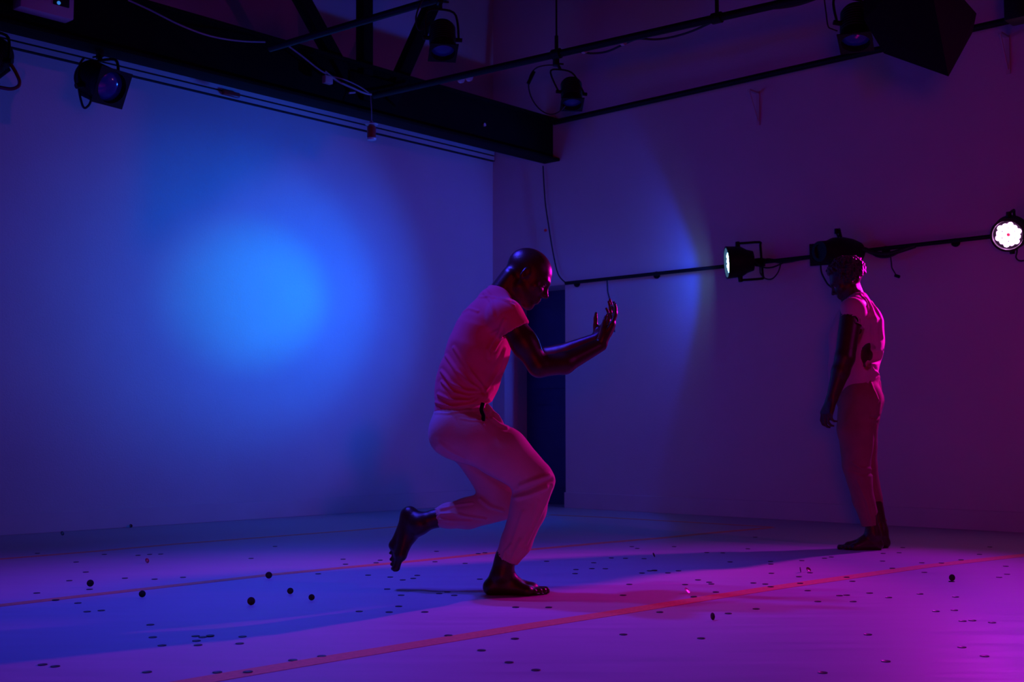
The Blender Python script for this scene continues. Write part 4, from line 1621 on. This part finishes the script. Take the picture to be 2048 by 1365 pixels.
    for sg in (-1, 1):
        e0, e1 = B(1706, 620, sg * 0.195), B(1700, 662, sg * 0.215)
        t.cone(B(1710, 612, sg * 0.10), e0, 19 * s, 23 * s, k=0.03)
        t.cone(e0, e1, 23 * s, 23 * s, k=0.02)
        ax = (e1 - e0).normalized()
        ce = B(1700, 651, sg * 0.215)
        g = t.region((B(1665, 0).x, YC2 + (-0.33 if sg < 0 else 0.17), B(1700, 700).z), (B(1740, 0).x, YC2 + (-0.17 if sg < 0 else 0.33), B(1700, 630).z))
        sl, X, Y, Z = g
        dpl = (X - ce.x) * ax.x + (Y - ce.y) * ax.y + (Z - ce.z) * ax.z
        rad = np.sqrt(np.maximum((X - ce.x) ** 2 + (Y - ce.y) ** 2 + (Z - ce.z) ** 2 - dpl ** 2, 0))
        t.F[sl] = np.maximum(t.F[sl], np.where(rad < 29 * s, dpl, -1).astype(np.float32))
        t.cone(ce - ax * 0.02, ce + ax * 0.05, 21 * s, 21 * s, k=0.003, op='sub')
    t.cone(B(1710, 603), B(1702, 575), 20.5 * s, 21 * s, k=0.006, op='sub')
    t.cone(B(1712, 700), B(1712, 660), 49 * s, 46 * s, k=0.02, sy=1.28)
    # hem
    t.cut(B(1700, 789), (0.05, 0, -1))
    # torn opening low on the back, baring the skin
    t.cone(B(1766, 716, -0.08), B(1744, 712, -0.15), 9 * s, 15 * s, k=0.006, op='sub')
    t.cone(B(1734, 700, -0.155), B(1731, 730, -0.155), 16 * s, 11 * s, k=0.006, op='sub')
    t.cone(B(1770, 722, 0.0), B(1772, 722, 0.12), 14 * s, 14 * s, k=0.006, op='sub')
    # fringe of threads and loose tail
    for i, (xa, ya, xb, yb) in enumerate(((1750, 690, 1749, 706), (1755, 691, 1757, 709), (1760, 690, 1763, 706), (1764, 688, 1768, 701))):
        t.cone(B(xa, ya, -0.09), B(xb, yb, -0.10), 0.006, 0.0035, k=0.006)
    t.cone(B(1717, 785, -0.14), B(1720, 801, -0.15), 0.018, 0.010, k=0.012)
    Wl = []

    def wl(pts, amp, wd, side='near'):
        Wl.append(([B(*p_) for p_ in pts], amp, wd, side))
    wl([(1712, 592), (1718, 605), (1720, 625)], 0.006, 0.007)
    wl([(1722, 598), (1728, 620), (1730, 650)], 0.006, 0.008)
    wl([(1735, 606), (1745, 640), (1750, 680)], 0.007, 0.009)
    wl([(1722, 655), (1726, 690), (1724, 720)], 0.006, 0.009)
    wl([(1685, 590), (1700, 588), (1715, 592)], 0.005, 0.006)
    wl([(1725, 735), (1735, 745), (1750, 750)], 0.008, 0.008)
    wl([(1722, 740), (1720, 765), (1722, 790)], 0.007, 0.008)
    wl([(1665, 680), (1668, 720), (1666, 770)], 0.005, 0.012)
    field_obj('shirt', t, M['pink'], body, it=2, disp=wrinkles(Wl, 8, 0.005))

    # trousers
    lo = (B(1610, 700).x, YC2 - 0.26, B(1700, 1068).z)
    hi = (B(1815, 700).x, YC2 + 0.26, B(1700, 738).z)
    t = Field(lo, hi, 0.005)
    t.cone(B(1719, 800), B(1722, 760), 43 * s, 36 * s, k=0.03, sy=1.3)
    for sg in (-1, 1):
        dy = sg * 0.085
        if sg < 0:
            pts = [(1721, 800, 43), (1713, 860, 37), (1713, 930, 27), (1727, 1000, 21.5), (1744, 1056, 18)]
        else:
            pts = [(1726, 800, 41), (1722, 860, 32), (1731, 930, 23), (1745, 1000, 19), (1759, 1050, 15.5)]
        for (xa, ya, ra), (xb, yb, rb_) in zip(pts, pts[1:]):
            t.cone(B(xa, ya, dy), B(xb, yb, dy * 0.95), ra * s, rb_ * s, k=0.015)
        ce = B(1745, 1052, dy) if sg < 0 else B(1759, 1045, dy)
        t.cut(ce, (0.12, 0, -1), (lo[0], YC2 + (-0.26 if sg < 0 else 0.0), lo[2]), (hi[0], YC2 + (0.0 if sg < 0 else 0.26), B(0, 1020).z))
        t.cone(ce + V((0, 0, 0.04)), ce - V((0, 0, 0.06)), (18 if sg < 0 else 16) * s - 0.007, (17 if sg < 0 else 15) * s - 0.007, k=0.003, op='sub')
    t.cone(B(1758, 800, -0.19), B(1740, 832, -0.19), 0.004, 0.004, k=0.01)
    t.cut(B(1720, 752), (0, 0, 1))
    Wl = []
    wl([(1722, 835), (1738, 838), (1752, 830)], -0.008, 0.008)
    wl([(1755, 765), (1758, 790), (1756, 815)], 0.007, 0.008)
    wl([(1738, 850), (1742, 880), (1740, 920), (1738, 940)], 0.008, 0.008)
    wl([(1690, 925), (1705, 935), (1735, 938)], 0.006, 0.008)
    wl([(1688, 940), (1710, 948), (1738, 946)], -0.006, 0.008)
    wl([(1735, 950), (1745, 990), (1752, 1040)], 0.005, 0.007)
    wl([(1700, 960), (1718, 1000), (1730, 1040)], 0.004, 0.008)
    wl([(1725, 755), (1728, 780), (1735, 800)], 0.006, 0.008)
    field_obj('trousers', t, M['drab'], body, it=2, disp=wrinkles(Wl, 11, 0.005))
    return body


person2()
